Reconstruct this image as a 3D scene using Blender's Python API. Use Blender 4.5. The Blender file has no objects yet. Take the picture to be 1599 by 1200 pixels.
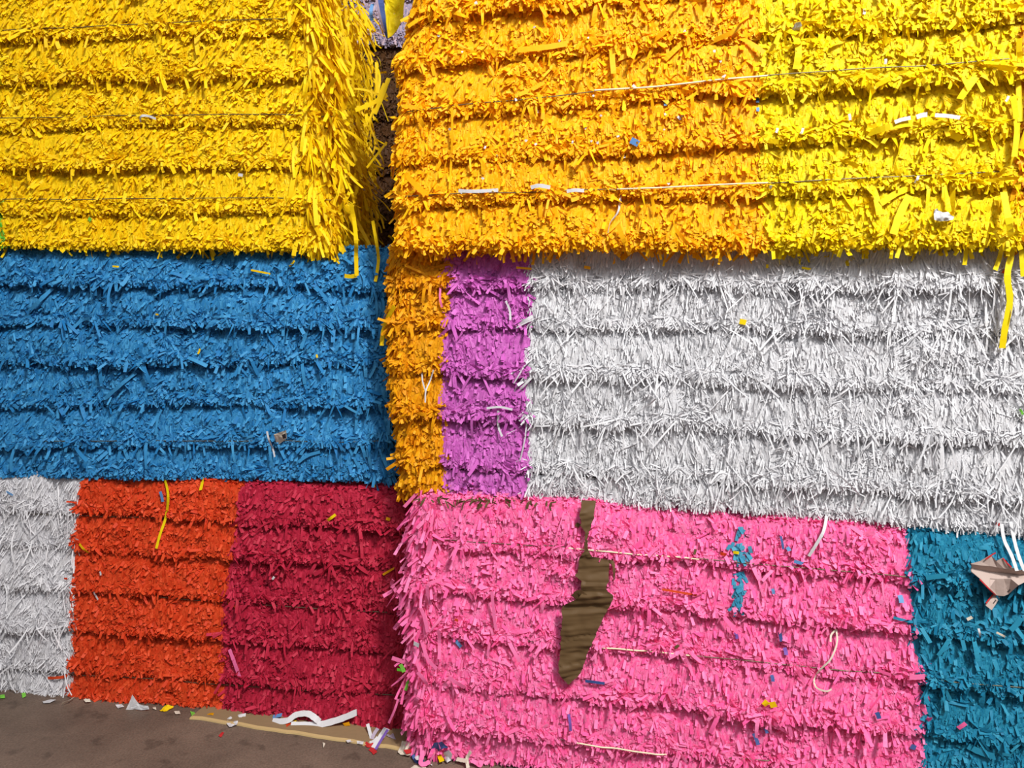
import bpy, math
import numpy as np
from mathutils import Vector

# ------------------------------------------------------------------ camera
W_PX, H_PX, F_PX = 1599, 1200, 1155.0
CAM_Z = 1.37
PITCH = math.atan(120.0 / F_PX)
scene = bpy.context.scene
cam_d = bpy.data.cameras.new('camera')
cam_d.sensor_width = 36.0
cam_d.lens = 36.0 * F_PX / W_PX
cam_d.clip_start = 0.05
cam = bpy.data.objects.new('camera', cam_d)
scene.collection.objects.link(cam)
cam.location = (0, 0, CAM_Z)
cam.rotation_euler = (math.pi / 2 - PITCH, 0, 0)
scene.camera = cam

# ------------------------------------------------------------------ light
scene.view_settings.view_transform = 'Standard'
scene.view_settings.look = 'None'
scene.view_settings.gamma = 1.0
scene.view_settings.use_curve_mapping = False
scene.view_settings.exposure = -0.12
world = bpy.data.worlds.new('hall_light')
scene.world = world
world.use_nodes = True
world.node_tree.nodes['Background'].inputs[0].default_value = (0.93, 0.96, 1.0, 1)
world.node_tree.nodes['Background'].inputs[1].default_value = 0.235


def area(name, loc, target, sx, sy, power, col):
    d = bpy.data.lights.new(name, 'AREA')
    d.shape = 'RECTANGLE'; d.size = sx; d.size_y = sy; d.energy = power; d.color = col
    o = bpy.data.objects.new(name, d)
    scene.collection.objects.link(o)
    o.location = loc
    o.rotation_euler = (Vector(target) - Vector(loc)).to_track_quat('-Z', 'Y').to_euler()
    return o


area('high_bay_lamp', (1.7, -1.3, 4.8), (0.0, 2.4, 0.8), 0.6, 0.6, 385, (1.0, 0.97, 0.92))
area('hall_skylight', (0.6, -2.5, 5.0), (0.0, 2.4, 1.0), 3.5, 2.0, 130, (0.95, 0.98, 1.0))

# ------------------------------------------------------------------ helpers
rng = np.random.default_rng(7)
FWD = np.array([0, math.cos(PITCH), -math.sin(PITCH)])
UPV = np.array([0, math.sin(PITCH), math.cos(PITCH)])
EYE = np.array([0, 0, CAM_Z])
DOWN = np.array([0., 0., -1.])


def ray(x, y):
    return FWD + UPV * (-(y - 600.0) / F_PX) + np.array([(x - 799.5) / F_PX, 0, 0])


def floor_pt(x, y, z=0.0):
    d = ray(x, y)
    return EYE + d * ((z - CAM_Z) / d[2])


class Plane:
    """A vertical plane in the hall; a runs along it to the right, n faces the aisle."""
    def __init__(self, p, yaw, off=0.0):
        self.t = np.array([math.cos(yaw), -math.sin(yaw), 0.0])
        self.n = np.array([-math.sin(yaw), -math.cos(yaw), 0.0])
        self.p = np.array([p[0], p[1], 0.0]) + self.n * off

    def az(self, x, y, o=0.0):
        d = ray(x, y)
        k = np.dot(self.p + self.n * o - EYE, self.n) / np.dot(d, self.n)
        q = EYE + d * k
        return np.dot(q - self.p, self.t), q[2]

    def pos(self, a, z, o=0.0):
        a = np.asarray(a, float); z = np.asarray(z, float); o = np.asarray(o, float) + 0 * a
        r = self.p + a[..., None] * self.t + o[..., None] * self.n
        r[..., 2] += z
        return r


_lat = rng.random((64, 64))


def noise(x, y):
    x = np.asarray(x, float); y = np.asarray(y, float)
    xi = np.floor(x).astype(int); yi = np.floor(y).astype(int)
    fx = x - xi; fy = y - yi
    fx = fx * fx * (3 - 2 * fx); fy = fy * fy * (3 - 2 * fy)
    g = lambda i, j: _lat[i % 64, j % 64]
    return ((g(xi, yi) * (1 - fx) + g(xi + 1, yi) * fx) * (1 - fy) +
            (g(xi, yi + 1) * (1 - fx) + g(xi + 1, yi + 1) * fx) * fy) * 2 - 1


def sstep(a, b, x):
    t = np.clip((x - a) / (b - a), 0, 1)
    return t * t * (3 - 2 * t)


def norm(v):
    return v / np.maximum(np.linalg.norm(v, axis=-1, keepdims=True), 1e-9)


# ------------------------------------------------------------------ materials
def srgb(r, g, b):
    f = lambda c: (c / 255 / 12.92) if c / 255 <= 0.04045 else ((c / 255 + 0.055) / 1.055) ** 2.4
    return (f(r), f(g), f(b), 1)


def paper(name, c0, c1, trans=0.20, rough=0.6, spec=0.25, noise_scale=60):
    """Paper whose strips differ a little from one another (attribute 'tint')."""
    m = bpy.data.materials.new(name); m.use_nodes = True
    nt = m.node_tree; nt.nodes.clear()
    out = nt.nodes.new('ShaderNodeOutputMaterial')
    pr = nt.nodes.new('ShaderNodeBsdfPrincipled')
    tr = nt.nodes.new('ShaderNodeBsdfTranslucent')
    mx = nt.nodes.new('ShaderNodeMixShader'); mx.inputs[0].default_value = trans
    at = nt.nodes.new('ShaderNodeAttribute'); at.attribute_name = 'tint'
    mc = nt.nodes.new('ShaderNodeMix'); mc.data_type = 'RGBA'
    mc.inputs[6].default_value = c0; mc.inputs[7].default_value = c1
    nt.links.new(at.outputs['Fac'], mc.inputs[0])
    nt.links.new(mc.outputs[2], pr.inputs['Base Color'])
    ga = nt.nodes.new('ShaderNodeGamma'); ga.inputs[1].default_value = 1.7   # light through paper comes out deeper
    nt.links.new(mc.outputs[2], ga.inputs[0])
    nt.links.new(ga.outputs[0], tr.inputs['Color'])
    pr.inputs['Roughness'].default_value = rough
    pr.inputs['Specular IOR Level'].default_value = spec
    tc = nt.nodes.new('ShaderNodeTexCoord')
    nz = nt.nodes.new('ShaderNodeTexNoise'); nz.inputs['Scale'].default_value = noise_scale
    bp = nt.nodes.new('ShaderNodeBump'); bp.inputs['Strength'].default_value = 0.25
    bp.inputs['Distance'].default_value = 0.004
    nt.links.new(tc.outputs['Object'], nz.inputs['Vector'])
    nt.links.new(nz.outputs['Fac'], bp.inputs['Height'])
    nt.links.new(bp.outputs[0], pr.inputs['Normal'])
    nt.links.new(pr.outputs[0], mx.inputs[1]); nt.links.new(tr.outputs[0], mx.inputs[2])
    nt.links.new(mx.outputs[0], out.inputs[0])
    return m


def plain(name, c, rough=0.6, metal=0.0, spec=0.3):
    m = bpy.data.materials.new(name); m.use_nodes = True
    nt = m.node_tree
    b = nt.nodes['Principled BSDF']
    nz = nt.nodes.new('ShaderNodeTexNoise'); nz.inputs['Scale'].default_value = 40
    hs = nt.nodes.new('ShaderNodeMix'); hs.data_type = 'RGBA'
    hs.inputs[6].default_value = tuple(v * 0.85 for v in c[:3]) + (1,)
    hs.inputs[7].default_value = c
    nt.links.new(nz.outputs['Fac'], hs.inputs[0])
    nt.links.new(hs.outputs[2], b.inputs['Base Color'])
    b.inputs['Roughness'].default_value = rough; b.inputs['Metallic'].default_value = metal
    b.inputs['Specular IOR Level'].default_value = spec
    return m


M = {
    'yellow_left': paper('yellow paper', srgb(242, 200, 6), srgb(252, 218, 10)),
    'yellow_right': paper('bright yellow paper', srgb(240, 208, 4), srgb(250, 226, 10)),
    'amber': paper('amber paper', srgb(250, 180, 5), srgb(255, 200, 12)),
    'orange': paper('orange paper', srgb(226, 150, 6), srgb(244, 176, 14)),
    'blue': paper('blue paper', srgb(32, 120, 182), srgb(76, 162, 214)),
    'magenta': paper('magenta paper', srgb(198, 90, 184), srgb(220, 122, 206)),
    'white': paper('white paper', srgb(212, 212, 216), srgb(230, 229, 232), noise_scale=90),
    'soft_white': paper('soft white paper', srgb(222, 220, 224), srgb(238, 236, 239)),
    'vermilion': paper('vermilion paper', srgb(216, 62, 26), srgb(234, 88, 44)),
    'crimson': paper('crimson paper', srgb(176, 26, 54), srgb(206, 48, 78)),
    'pink': paper('pink paper', srgb(252, 96, 166), srgb(255, 144, 196)),
    'teal': paper('teal paper', srgb(20, 120, 158), srgb(50, 152, 184)),
    'light_teal': paper('light teal paper', srgb(50, 140, 178), srgb(90, 172, 200)),
    'lime': paper('lime paper', srgb(96, 190, 50), srgb(150, 220, 90)),
    'mixed': paper('grey lilac paper', srgb(150, 150, 190), srgb(215, 190, 200)),
    'sky': paper('pale blue paper', srgb(90, 140, 200), srgb(120, 170, 220)),
    'violet': paper('violet paper', srgb(110, 80, 170), srgb(140, 100, 190)),
    'navy': paper('navy paper', srgb(60, 86, 150), srgb(90, 112, 176)),
    'red': paper('red paper', srgb(196, 36, 44), srgb(214, 60, 60)),
    'cream': paper('cream paper', srgb(226, 214, 196), srgb(240, 230, 214)),
    'kraft': paper('brown kraft paper', srgb(92, 70, 44), srgb(104, 80, 52), trans=0.05, noise_scale=25),
    'card': paper('greyish cardboard', srgb(172, 152, 144), srgb(186, 166, 158), trans=0.0),
    'dark_kraft': paper('dark brown paper', srgb(70, 44, 22), srgb(86, 56, 30), trans=0.0),  # dark brown that stands in for the shade deep in the gap
    'tan_card': plain('tan cardboard', srgb(150, 124, 92), 0.8),
    'card_edge': plain('pale cardboard edge', srgb(206, 176, 124), 0.8),
    'wire': plain('baling wire', srgb(120, 112, 90), 0.45, 0.6),
    'dark_wire': plain('dark baling wire', srgb(50, 44, 40), 0.5, 0.6),
    'twine': plain('cream twine', srgb(252, 236, 200), 0.5),  # reflecting stretches of the tie wires, their glint put into the cream colour
    'ink': plain('dark ink', srgb(60, 50, 50), 0.7),  # blotch on the tag, and painted dark of the cardboard slots
}


def concrete():
    m = bpy.data.materials.new('stained concrete'); m.use_nodes = True
    nt = m.node_tree; b = nt.nodes['Principled BSDF']
    tc = nt.nodes.new('ShaderNodeTexCoord')
    n1 = nt.nodes.new('ShaderNodeTexNoise'); n1.inputs['Scale'].default_value = 3.2
    n1.inputs['Detail'].default_value = 7; n1.inputs['Roughness'].default_value = 0.65
    n2 = nt.nodes.new('ShaderNodeTexNoise'); n2.inputs['Scale'].default_value = 160
    n2.inputs['Detail'].default_value = 3
    n3 = nt.nodes.new('ShaderNodeTexNoise'); n3.inputs['Scale'].default_value = 12
    n3.inputs['Detail'].default_value = 4
    for n in (n1, n2, n3):
        nt.links.new(tc.outputs['Object'], n.inputs['Vector'])
    r = nt.nodes.new('ShaderNodeValToRGB')
    r.color_ramp.elements[0].position = 0.3; r.color_ramp.elements[0].color = srgb(96, 80, 70)
    r.color_ramp.elements[1].position = 0.72; r.color_ramp.elements[1].color = srgb(132, 111, 97)
    nt.links.new(n1.outputs['Fac'], r.inputs[0])
    r2 = nt.nodes.new('ShaderNodeValToRGB')
    r2.color_ramp.elements[0].position = 0.34; r2.color_ramp.elements[0].color = (0.45, 0.45, 0.45, 1)
    r2.color_ramp.elements[1].position = 0.42; r2.color_ramp.elements[1].color = (1, 1, 1, 1)
    nt.links.new(n3.outputs['Fac'], r2.inputs[0])
    r3 = nt.nodes.new('ShaderNodeValToRGB')
    r3.color_ramp.elements[0].position = 0.3; r3.color_ramp.elements[0].color = (0.75, 0.75, 0.75, 1)
    r3.color_ramp.elements[1].position = 0.7; r3.color_ramp.elements[1].color = (1.15, 1.15, 1.15, 1)
    nt.links.new(n2.outputs['Fac'], r3.inputs[0])
    a = nt.nodes.new('ShaderNodeMix'); a.data_type = 'RGBA'; a.blend_type = 'MULTIPLY'
    a.inputs[0].default_value = 0.55
    nt.links.new(r.outputs[0], a.inputs[6]); nt.links.new(r2.outputs[0], a.inputs[7])
    c = nt.nodes.new('ShaderNodeMix'); c.data_type = 'RGBA'; c.blend_type = 'MULTIPLY'
    c.inputs[0].default_value = 1.0
    nt.links.new(a.outputs[2], c.inputs[6]); nt.links.new(r3.outputs[0], c.inputs[7])
    nt.links.new(c.outputs[2], b.inputs['Base Color'])
    b.inputs['Roughness'].default_value = 0.62
    b.inputs['Specular IOR Level'].default_value = 0.35
    bp = nt.nodes.new('ShaderNodeBump'); bp.inputs['Strength'].default_value = 0.3
    bp.inputs['Distance'].default_value = 0.004
    nt.links.new(n2.outputs['Fac'], bp.inputs['Height'])
    nt.links.new(bp.outputs[0], b.inputs['Normal'])
    return m


M['concrete'] = concrete()
M['wall'] = plain('dark painted wall', srgb(70, 66, 62), 0.8)


# ------------------------------------------------------------------ mesh building
class Buf:
    """Collects quads for one mesh, with a 0..1 tint per vertex."""
    def __init__(self):
        self.v = []; self.f = []; self.t = []; self.n = 0

    def add(self, verts, quads, tint):
        verts = np.asarray(verts, float).reshape(-1, 3)
        self.v.append(verts); self.f.append(np.asarray(quads, np.int64).reshape(-1, 4) + self.n)
        self.t.append(np.broadcast_to(np.asarray(tint, float), (len(verts),)))
        self.n += len(verts)

    def grid(self, P, tint=0.5):
        r, c = P.shape[:2]
        i = np.arange(r * c).reshape(r, c)
        q = np.stack([i[:-1, :-1], i[1:, :-1], i[1:, 1:], i[:-1, 1:]], -1).reshape(-1, 4)
        if np.ndim(tint): tint = np.asarray(tint).reshape(-1)
        self.add(P, q, tint)

    def build(self, name, mat, parent=None, smooth=False, origin=None):
        v = np.concatenate(self.v); f = np.concatenate(self.f); t = np.concatenate(self.t)
        if parent is not None:
            base = np.array(parent.get('_o', (0, 0, 0)))
        else:
            base = np.zeros(3)
        org = np.array(origin, float) if origin is not None else base
        me = bpy.data.meshes.new(name)
        me.vertices.add(len(v)); me.vertices.foreach_set('co', (v - org).astype(np.float32).ravel())
        me.loops.add(f.size); me.loops.foreach_set('vertex_index', f.astype(np.int32).ravel())
        me.polygons.add(len(f))
        me.polygons.foreach_set('loop_start', np.arange(0, f.size, 4, dtype=np.int32))
        me.update(calc_edges=True)
        me.validate()
        at = me.attributes.new('tint', 'FLOAT', 'POINT')
        at.data.foreach_set('value', t.astype(np.float32))
        me.polygons.foreach_set('use_smooth', np.full(len(me.polygons), bool(smooth)))
        me.materials.append(mat)
        o = bpy.data.objects.new(name, me)
        scene.collection.objects.link(o)
        o.location = org - base if parent is not None else org
        if parent is not None: o.parent = parent
        return o


def empty(name, loc, label=None, cat=None, group=None):
    o = bpy.data.objects.new(name, None)
    scene.collection.objects.link(o)
    o.location = loc
    o['_o'] = tuple(float(c) for c in loc)
    if label: o['label'] = label
    if cat: o['category'] = cat
    if group: o['group'] = group
    return o


def tag(o, label=None, cat=None, group=None, kind=None):
    if label: o['label'] = label
    if cat: o['category'] = cat
    if group: o['group'] = group
    if kind: o['kind'] = kind
    return o


def strips(buf, root, hang, nrm, L, w, th0, curl, twist0=0.0, twist=0.0, grav=0.0, K=2, tint=None, taper=0.0, nj=0.25, side_curl=0.0):
    """Many paper strips at once: root points, hanging direction in the surface, surface normal."""
    N = len(root)
    if N == 0: return
    B = lambda x: np.broadcast_to(np.asarray(x, float), (N,)).copy()
    L, w, th, cu, tw, dtw, gr, sc = map(B, (L, w, th0, curl, twist0, twist, grav, side_curl))
    nref = norm(nrm + rng.normal(0, nj, (N, 3)))
    hang = norm(hang)
    p = root.copy()
    seg = (L / K)[:, None]
    verts = np.empty((N, K + 1, 2, 3))
    lat = norm(np.cross(hang, nrm))
    for k in range(K + 1):
        d = norm(hang * np.cos(th)[:, None] + nrm * np.sin(th)[:, None] + DOWN * (gr * k)[:, None] + lat * (sc * k)[:, None])
        s = norm(np.cross(d, nref)); b = np.cross(s, d)
        s = s * np.cos(tw)[:, None] + b * np.sin(tw)[:, None]
        hw = (w * 0.5 * (1 - taper * (k / K)))[:, None]
        verts[:, k, 0] = p - s * hw; verts[:, k, 1] = p + s * hw
        p = p + d * seg
        th = th + cu; tw = tw + dtw
    i = np.arange(N * (K + 1) * 2).reshape(N, K + 1, 2)
    q = np.stack([i[:, :-1, 0], i[:, 1:, 0], i[:, 1:, 1], i[:, :-1, 1]], -1).reshape(-1, 4)
    if tint is None: tint = rng.random(N)
    buf.add(verts, q, np.repeat(np.broadcast_to(tint, (N,)), (K + 1) * 2))


# ------------------------------------------------------------------ bales
class Bale:
    def __init__(self, plane, top, bottom, left, right, grooves, amp=0.03, depth=1.0, rl=0.03, rr=0.03, rt=0.03, rb=0.03, gw=0.22, lump=1.0, lean=0.0, hollow=0.0, ragged=0.0):
        self.P = plane
        self.gw = gw; self.lump = lump; self.lean = lean; self.hollow = hollow; self.ragged = ragged
        f = lambda pts: np.array([plane.az(*p, o=amp * 0.75) for p in pts])
        self.top = f(top); self.bot = f(bottom)
        self.left = f(left); self.right = f(right)
        self.g = [f(p) for p in grooves]
        self.amp = amp; self.depth = depth; self.rl, self.rr, self.rt, self.rb = rl, rr, rt, rb
        self.seed = rng.random() * 40

    def ztop(self, a):
        return self._lin(self.top, a) + 0.006 * noise(a * 14 + self.seed, self.seed)

    def zbot(self, a): return self._lin(self.bot, a)

    @staticmethod
    def _lin(pts, a):
        if len(pts) == 2:
            (a0, z0), (a1, z1) = pts
            return z0 + (np.asarray(a) - a0) * (z1 - z0) / (a1 - a0)
        return np.interp(a, pts[:, 0], pts[:, 1])

    def edge(self, pts, z):   # a of a boundary at height z
        o = np.argsort(pts[:, 1])
        return np.interp(z, pts[o, 1], pts[o, 0])

    def band(self, a, z):
        zs = [self.ztop(a)]
        for i, g in enumerate(self.g):
            zs.append(self._lin(g, a) + 0.009 * noise(a * 5 + i * 7.3 + self.seed, i + 0.5) + 0.007 * noise(a * 17 + i * 3.1, i + 9.5) + 0.004 * noise(a * 60, i * 3.3))
        zs.append(self.zbot(a))
        zs = np.array(zs)
        idx = np.zeros(np.shape(z), int)
        for j in range(1, len(zs) - 1):
            idx = idx + (z < zs[j])
        hi = np.take_along_axis(zs, idx[None], 0)[0]; lo = np.take_along_axis(zs, idx[None] + 1, 0)[0]
        t = np.clip((hi - z) / np.maximum(hi - lo, 1e-4), 0, 1)
        return idx, t

    def disp(self, a, z):
        a = np.asarray(a, float); z = np.asarray(z, float)
        idx, t = self.band(a, z)
        gw = self.gw * (1 + 0.5 * noise(a * 5.1 + idx * 3.3, self.seed + idx))
        h = np.minimum(1, (t / gw) + 0.02) ** 0.75 * (0.66 + 0.34 * t)
        h = h * (1 - 0.96 * sstep(0.93, 1.0, t))
        A = self.amp * (0.85 + 0.35 * noise(a * 2.3 + idx * 5.7 + self.seed, idx * 1.7 + self.seed))
        d = A * h + 0.010 * noise(a * 3 + self.seed, z * 3) + self.lump * (0.007 * noise(a * 13 + self.seed, z * 11) + 0.0055 * noise(a * 31, z * 24) + 0.003 * noise(a * 70, z * 50) - 0.012 * sstep(0.55, 0.9, noise(a * 22 + 7 + self.seed, z * 20)))
        # faint upright press seams
        d = d - 0.006 * np.exp(-((noise(a * 4.5 + self.seed, 3.3)) / 0.10) ** 2)
        aL = self.edge(self.left, z); aR = self.edge(self.right, z)
        for dist, r in ((a - aL, self.rl), (aR - a, self.rr), (self.ztop(a) - z, self.rt), (z - self.zbot(a), self.rb)):
            k = np.clip(1 - dist / max(r, 1e-3), 0, 1)
            d = d - r * (1 - np.sqrt(np.clip(1 - k * k, 0, 1))) * 0.8
        return d

    def surf(self, x, y, c=0.0):
        a, z = self.P.az(x, y)
        for _ in range(3):
            a, z = self.P.az(x, y, self.disp(np.array([a]), np.array([z]))[0] + c)
        return self.P.pos(np.array(a), np.array(z), self.disp(np.array([a]), np.array([z]))[0] + c)

    def frac(self, a, z):
        return a, z


STYLE = {
    # dens per m2, width, length, ledge length scale
    'leaf': dict(dens=58000, w=(0.0048, 0.0105), L=(0.012, 0.028), long=1.0),
    'fine': dict(dens=70000, w=(0.0022, 0.0044), L=(0.014, 0.036), long=1.8),
    'chip': dict(dens=52000, w=(0.005, 0.0105), L=(0.010, 0.024), long=0.8),
}


def fill_section(bale, root, mat, bl, br, style, label, shag=1.0, vis=(-60, 1660)):
    """One colour layer of a bale: the pressed mass and all its small strip ends."""
    st = STYLE[style]
    P = bale.P
    buf = Buf()
    L_ = np.array([P.az(*p) for p in bl]); R_ = np.array([P.az(*p) for p in br])
    zhi = max(bale.top[:, 1].max(), bale.top[:, 1].max()); zlo = bale.bot[:, 1].min()
    # pressed core, front
    nv, nu = 150, max(6, int((R_[:, 0].mean() - L_[:, 0].mean()) / 0.010))
    sv = np.linspace(0, 1, nv)[:, None]; su = np.linspace(0, 1, nu)[None, :]
    zt = 0.5 * (zhi + zlo)
    zg = zhi + (zlo - zhi) * sv + 0 * su
    ag = bale.edge(L_, zg) * (1 - su) + bale.edge(R_, zg) * su
    zg = bale.ztop(ag) + (bale.zbot(ag) - bale.ztop(ag)) * sv
    ag = bale.edge(L_, zg) * (1 - su) + bale.edge(R_, zg) * su
    dg = bale.disp(ag, zg) - 0.006
    F = P.pos(ag, zg, dg)
    buf.grid(F, 0.3)
    # the layer runs through the bale: top, bottom and the two side faces
    back = -P.n * bale.depth
    U = np.broadcast_to(su, (nv, nu))
    for e, ue in ((F[0], U[0]), (F[-1][::-1], U[-1][::-1]), (F[:, 0][::-1], U[:, 0]), (F[:, -1], U[:, -1])):
        rows = np.stack([e + back * k - P.t * ((bale.lean * k + bale.hollow * min(1.0, k / 0.09)) * ue ** 3)[:, None] for k in (1.0, 0.6, 0.3, 0.12, 0.04, 0.0)])
        buf.grid(rows, 0.3)
    # strips over the front
    aL, aR = L_[:, 0].min(), R_[:, 0].max()
    width = R_[:, 0].mean() - L_[:, 0].mean(); hgt = zhi - zlo
    N = int(st['dens'] * width * hgt)
    v = rng.random(N); u = rng.random(N)
    z = zhi + (zlo - zhi) * v
    jit = rng.normal(0, 0.006, N)
    a = bale.edge(L_, z) * (1 - u) + bale.edge(R_, z) * u
    z = bale.ztop(a) + (bale.zbot(a) - bale.ztop(a)) * v
    a = bale.edge(L_, z) * (1 - u) + bale.edge(R_, z) * u + jit * 0.7
    # thin out what lies far outside the picture
    av0 = P.az(vis[0], 600)[0]; av1 = P.az(vis[1], 600)[0]
    keep = ((a > av0) & (a < av1)) | (rng.random(N) < 0.25)
    a, z = a[keep], z[keep]; N = len(a)
    idx, t = bale.band(a, z)
    d = bale.disp(a, z)
    patch = 0.5 + 0.5 * noise(a * 16 + 3, z * 16 + bale.seed)
    ledge = np.exp(-((t - 0.91) / 0.075) ** 2) + 0.5 * (t < 0.05)
    rough = np.clip(0.08 + 0.80 * ledge + 0.55 * sstep(0.55, 0.85, patch), 0, 1.3) * shag
    ang = rng.normal(0, 1, N) * (0.16 + 0.80 * rough) + 0.28 * noise(a * 9, z * 9 + 5)
    hang = np.cos(ang)[:, None] * DOWN + np.sin(ang)[:, None] * P.t
    L = rng.uniform(*st['L'], N) * (1 + 0.45 * rough * rng.random(N))
    w = rng.uniform(*st['w'], N)
    th = np.abs(rng.normal(0.04, 0.07, N)) + rough * rng.uniform(0.0, 0.5, N) + 0.7 * (rng.random(N) < 0.035)
    cu = rng.normal(-0.04, 0.10 + 0.15 * np.minimum(rough, 1), N) - 0.25 * rough * rng.random(N)
    rt = P.pos(a, z + L * 0.45, bale.disp(a, z + L * 0.2) - 0.004 + 0.002 * rng.random(N))
    strips(buf, rt, hang, np.broadcast_to(P.n, (N, 3)), L, w, th, cu, rng.normal(0, 0.17 + 0.42 * rough, N), rng.normal(0, 0.12, N), K=2, nj=0.12)
    # longer strip ends that stick out at the lips and hang over the next band
    M_ = int(N * 0.022 * shag * (1.1 if style == 'fine' else 1.0))
    pick = rng.choice(N, M_, p=(0.04 + ledge) / (0.04 + ledge).sum())
    a2, z2 = a[pick], z[pick]
    L2 = (0.022 + 0.045 * rng.random(M_) ** 1.7) * st['long']
    L2 = np.minimum(L2, z2 - bale.zbot(a2) + 0.022)
    ang = rng.normal(0, 0.6 if style == 'fine' else 0.95, M_)
    hang = np.cos(ang)[:, None] * DOWN + np.sin(ang)[:, None] * P.t
    rt = P.pos(a2, z2 + 0.006, bale.disp(a2, z2) - 0.004)
    strips(buf, rt, hang, np.broadcast_to(P.n, (M_, 3)), L2, rng.uniform(*st['w'], M_) * 1.1, rng.uniform(0.1, 0.6, M_),
           rng.normal(-0.08, 0.12, M_), rng.normal(0, 0.5, M_), rng.normal(0, 0.2, M_), grav=0.03, K=4, nj=0.3, side_curl=rng.normal(0, 0.08, M_))
    # fringe along the bottom edge and tufts along the top edge
    for which, num in (('b', int(width * 650)), ('t', int(width * 700))):
        ae = aL + (aR - aL) * rng.random(num)
        ze = bale.zbot(ae) + 0.012 + 0.012 * rng.random(num) if which == 'b' else bale.ztop(ae) - 0.010 * rng.random(num)
        ok = (ae > bale.edge(L_, ze) - 0.006) & (ae < bale.edge(R_, ze) + 0.006)
        ae, ze = ae[ok], ze[ok]; n_ = len(ae)
        ang = rng.normal(0, 0.7, n_)
        hd = DOWN if which == 'b' else (DOWN * 0.2 + P.n * 0.5)
        hang = np.cos(ang)[:, None] * hd + np.sin(ang)[:, None] * P.t
        Le = rng.uniform(0.014, 0.036, n_) * (1.0 if which == 'b' else 0.8)
        strips(buf, P.pos(ae, ze, bale.disp(ae, ze) - 0.01), hang, np.broadcast_to(P.n, (n_, 3)) if which == 'b' else np.broadcast_to(P.n * 0.5 - DOWN, (n_, 3)),
               Le, rng.uniform(*st['w'], n_), rng.uniform(0.0, 0.7, n_), rng.normal(-0.1, 0.2, n_), rng.normal(0, 0.4, n_), 0.1, grav=0.05, K=3)
    if bale.ragged:      # torn underside drooping over the bale below
        num = int(width * 700 * bale.ragged)
        ae = aL + (aR - aL) * rng.random(num); ze = bale.zbot(ae) + 0.03 * rng.random(num) - 0.004
        ok = (ae > bale.edge(L_, ze) - 0.006) & (ae < bale.edge(R_, ze) + 0.006) & (noise(ae * 9, 4.4) > -0.5)
        ae, ze = ae[ok], ze[ok]; n_ = len(ae)
        ang = rng.normal(0, 0.85, n_)
        hang = np.cos(ang)[:, None] * DOWN + np.sin(ang)[:, None] * P.t
        strips(buf, P.pos(ae, ze, bale.disp(ae, ze) - 0.03 * rng.random(n_)), hang, np.broadcast_to(P.n, (n_, 3)), 0.018 + 0.035 * rng.random(n_) ** 1.6,
               rng.uniform(*st['w'], n_) * 1.1, rng.uniform(-0.1, 0.5, n_), rng.normal(0, 0.2, n_), rng.normal(0, 0.6, n_), rng.normal(0, 0.2, n_), grav=0.03, K=4, nj=0.4)
    o = buf.build('shredded_paper', mat, root)
    tag(o, label=label, kind='stuff')
    return o


def fill_side(bale, root, mat, side, style, label, depth=0.6, dens=9000, L=(0.03, 0.09), lean=0.5, z0=None):
    """Strips hanging on a bale's end face, running back from the front corner."""
    P = bale.P; st = STYLE[style]; buf = Buf()
    E = bale.right if side == 'r' else bale.left
    sgn = 1 if side == 'r' else -1
    zhi, zlo = E[:, 1].max(), E[:, 1].min()
    N = int(dens * depth * (zhi - zlo))
    z = zlo + (zhi - zlo) * rng.random(N); w = depth * rng.random(N) ** 1.2
    a = bale.edge(E, z)
    idx, t = bale.band(a, z)
    bump = 0.03 * (t ** 0.7) + 0.03 * noise(w * 9, z * 9) + 0.015 * noise(w * 30, z * 26)
    root_p = P.pos(a + sgn * (bump - 0.03) - bale.lean * w / bale.depth - bale.hollow * rng.random(N) * np.minimum(1, w / 0.08), z, -w - 0.01)
    nrm = np.broadcast_to(norm(P.t * sgn + P.n * 0.35), (N, 3))
    cap = lambda l_, z_: np.minimum(l_, z_ - zlo + 0.025)
    ang = rng.normal(0, lean, N)
    hang = np.cos(ang)[:, None] * DOWN + np.sin(ang)[:, None] * (-P.n)
    strips(buf, root_p, hang, nrm, cap(rng.uniform(*L, N), z), rng.uniform(*st['w'], N) * 1.15, rng.uniform(0.05, 0.75, N), rng.normal(-0.08, 0.16, N),
           rng.normal(0, 0.8, N), rng.normal(0, 0.3, N), grav=0.16, K=5, nj=0.5, side_curl=rng.normal(0, 0.1, N))
    # corner tuft straddling front and end
    n2 = int(N * (0.5 if bale.hollow == 0 else 0.28))
    z = zlo + (zhi - zlo) * rng.random(n2); a = bale.edge(E, z) - sgn * rng.random(n2) ** 1.5 * 0.07
    ang = rng.normal(sgn * 0.10, 0.42, n2)
    hang = np.cos(ang)[:, None] * DOWN + np.sin(ang)[:, None] * P.t
    strips(buf, P.pos(a, z, bale.disp(a, z)), hang, np.broadcast_to(norm(P.n + P.t * sgn * 0.6), (n2, 3)), cap(rng.uniform(*L, n2) * 0.8, z),
           rng.uniform(*st['w'], n2) * 1.15, rng.uniform(0.1, 0.6, n2), rng.normal(-0.15, 0.15, n2), rng.normal(0, 0.5, n2), rng.normal(0, 0.2, n2),
           grav=0.14, K=5, nj=0.4, side_curl=rng.normal(0, 0.1, n2))
    o = buf.build('end_strands', mat, root)
    tag(o, label=label, kind='stuff')
    return o


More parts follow.
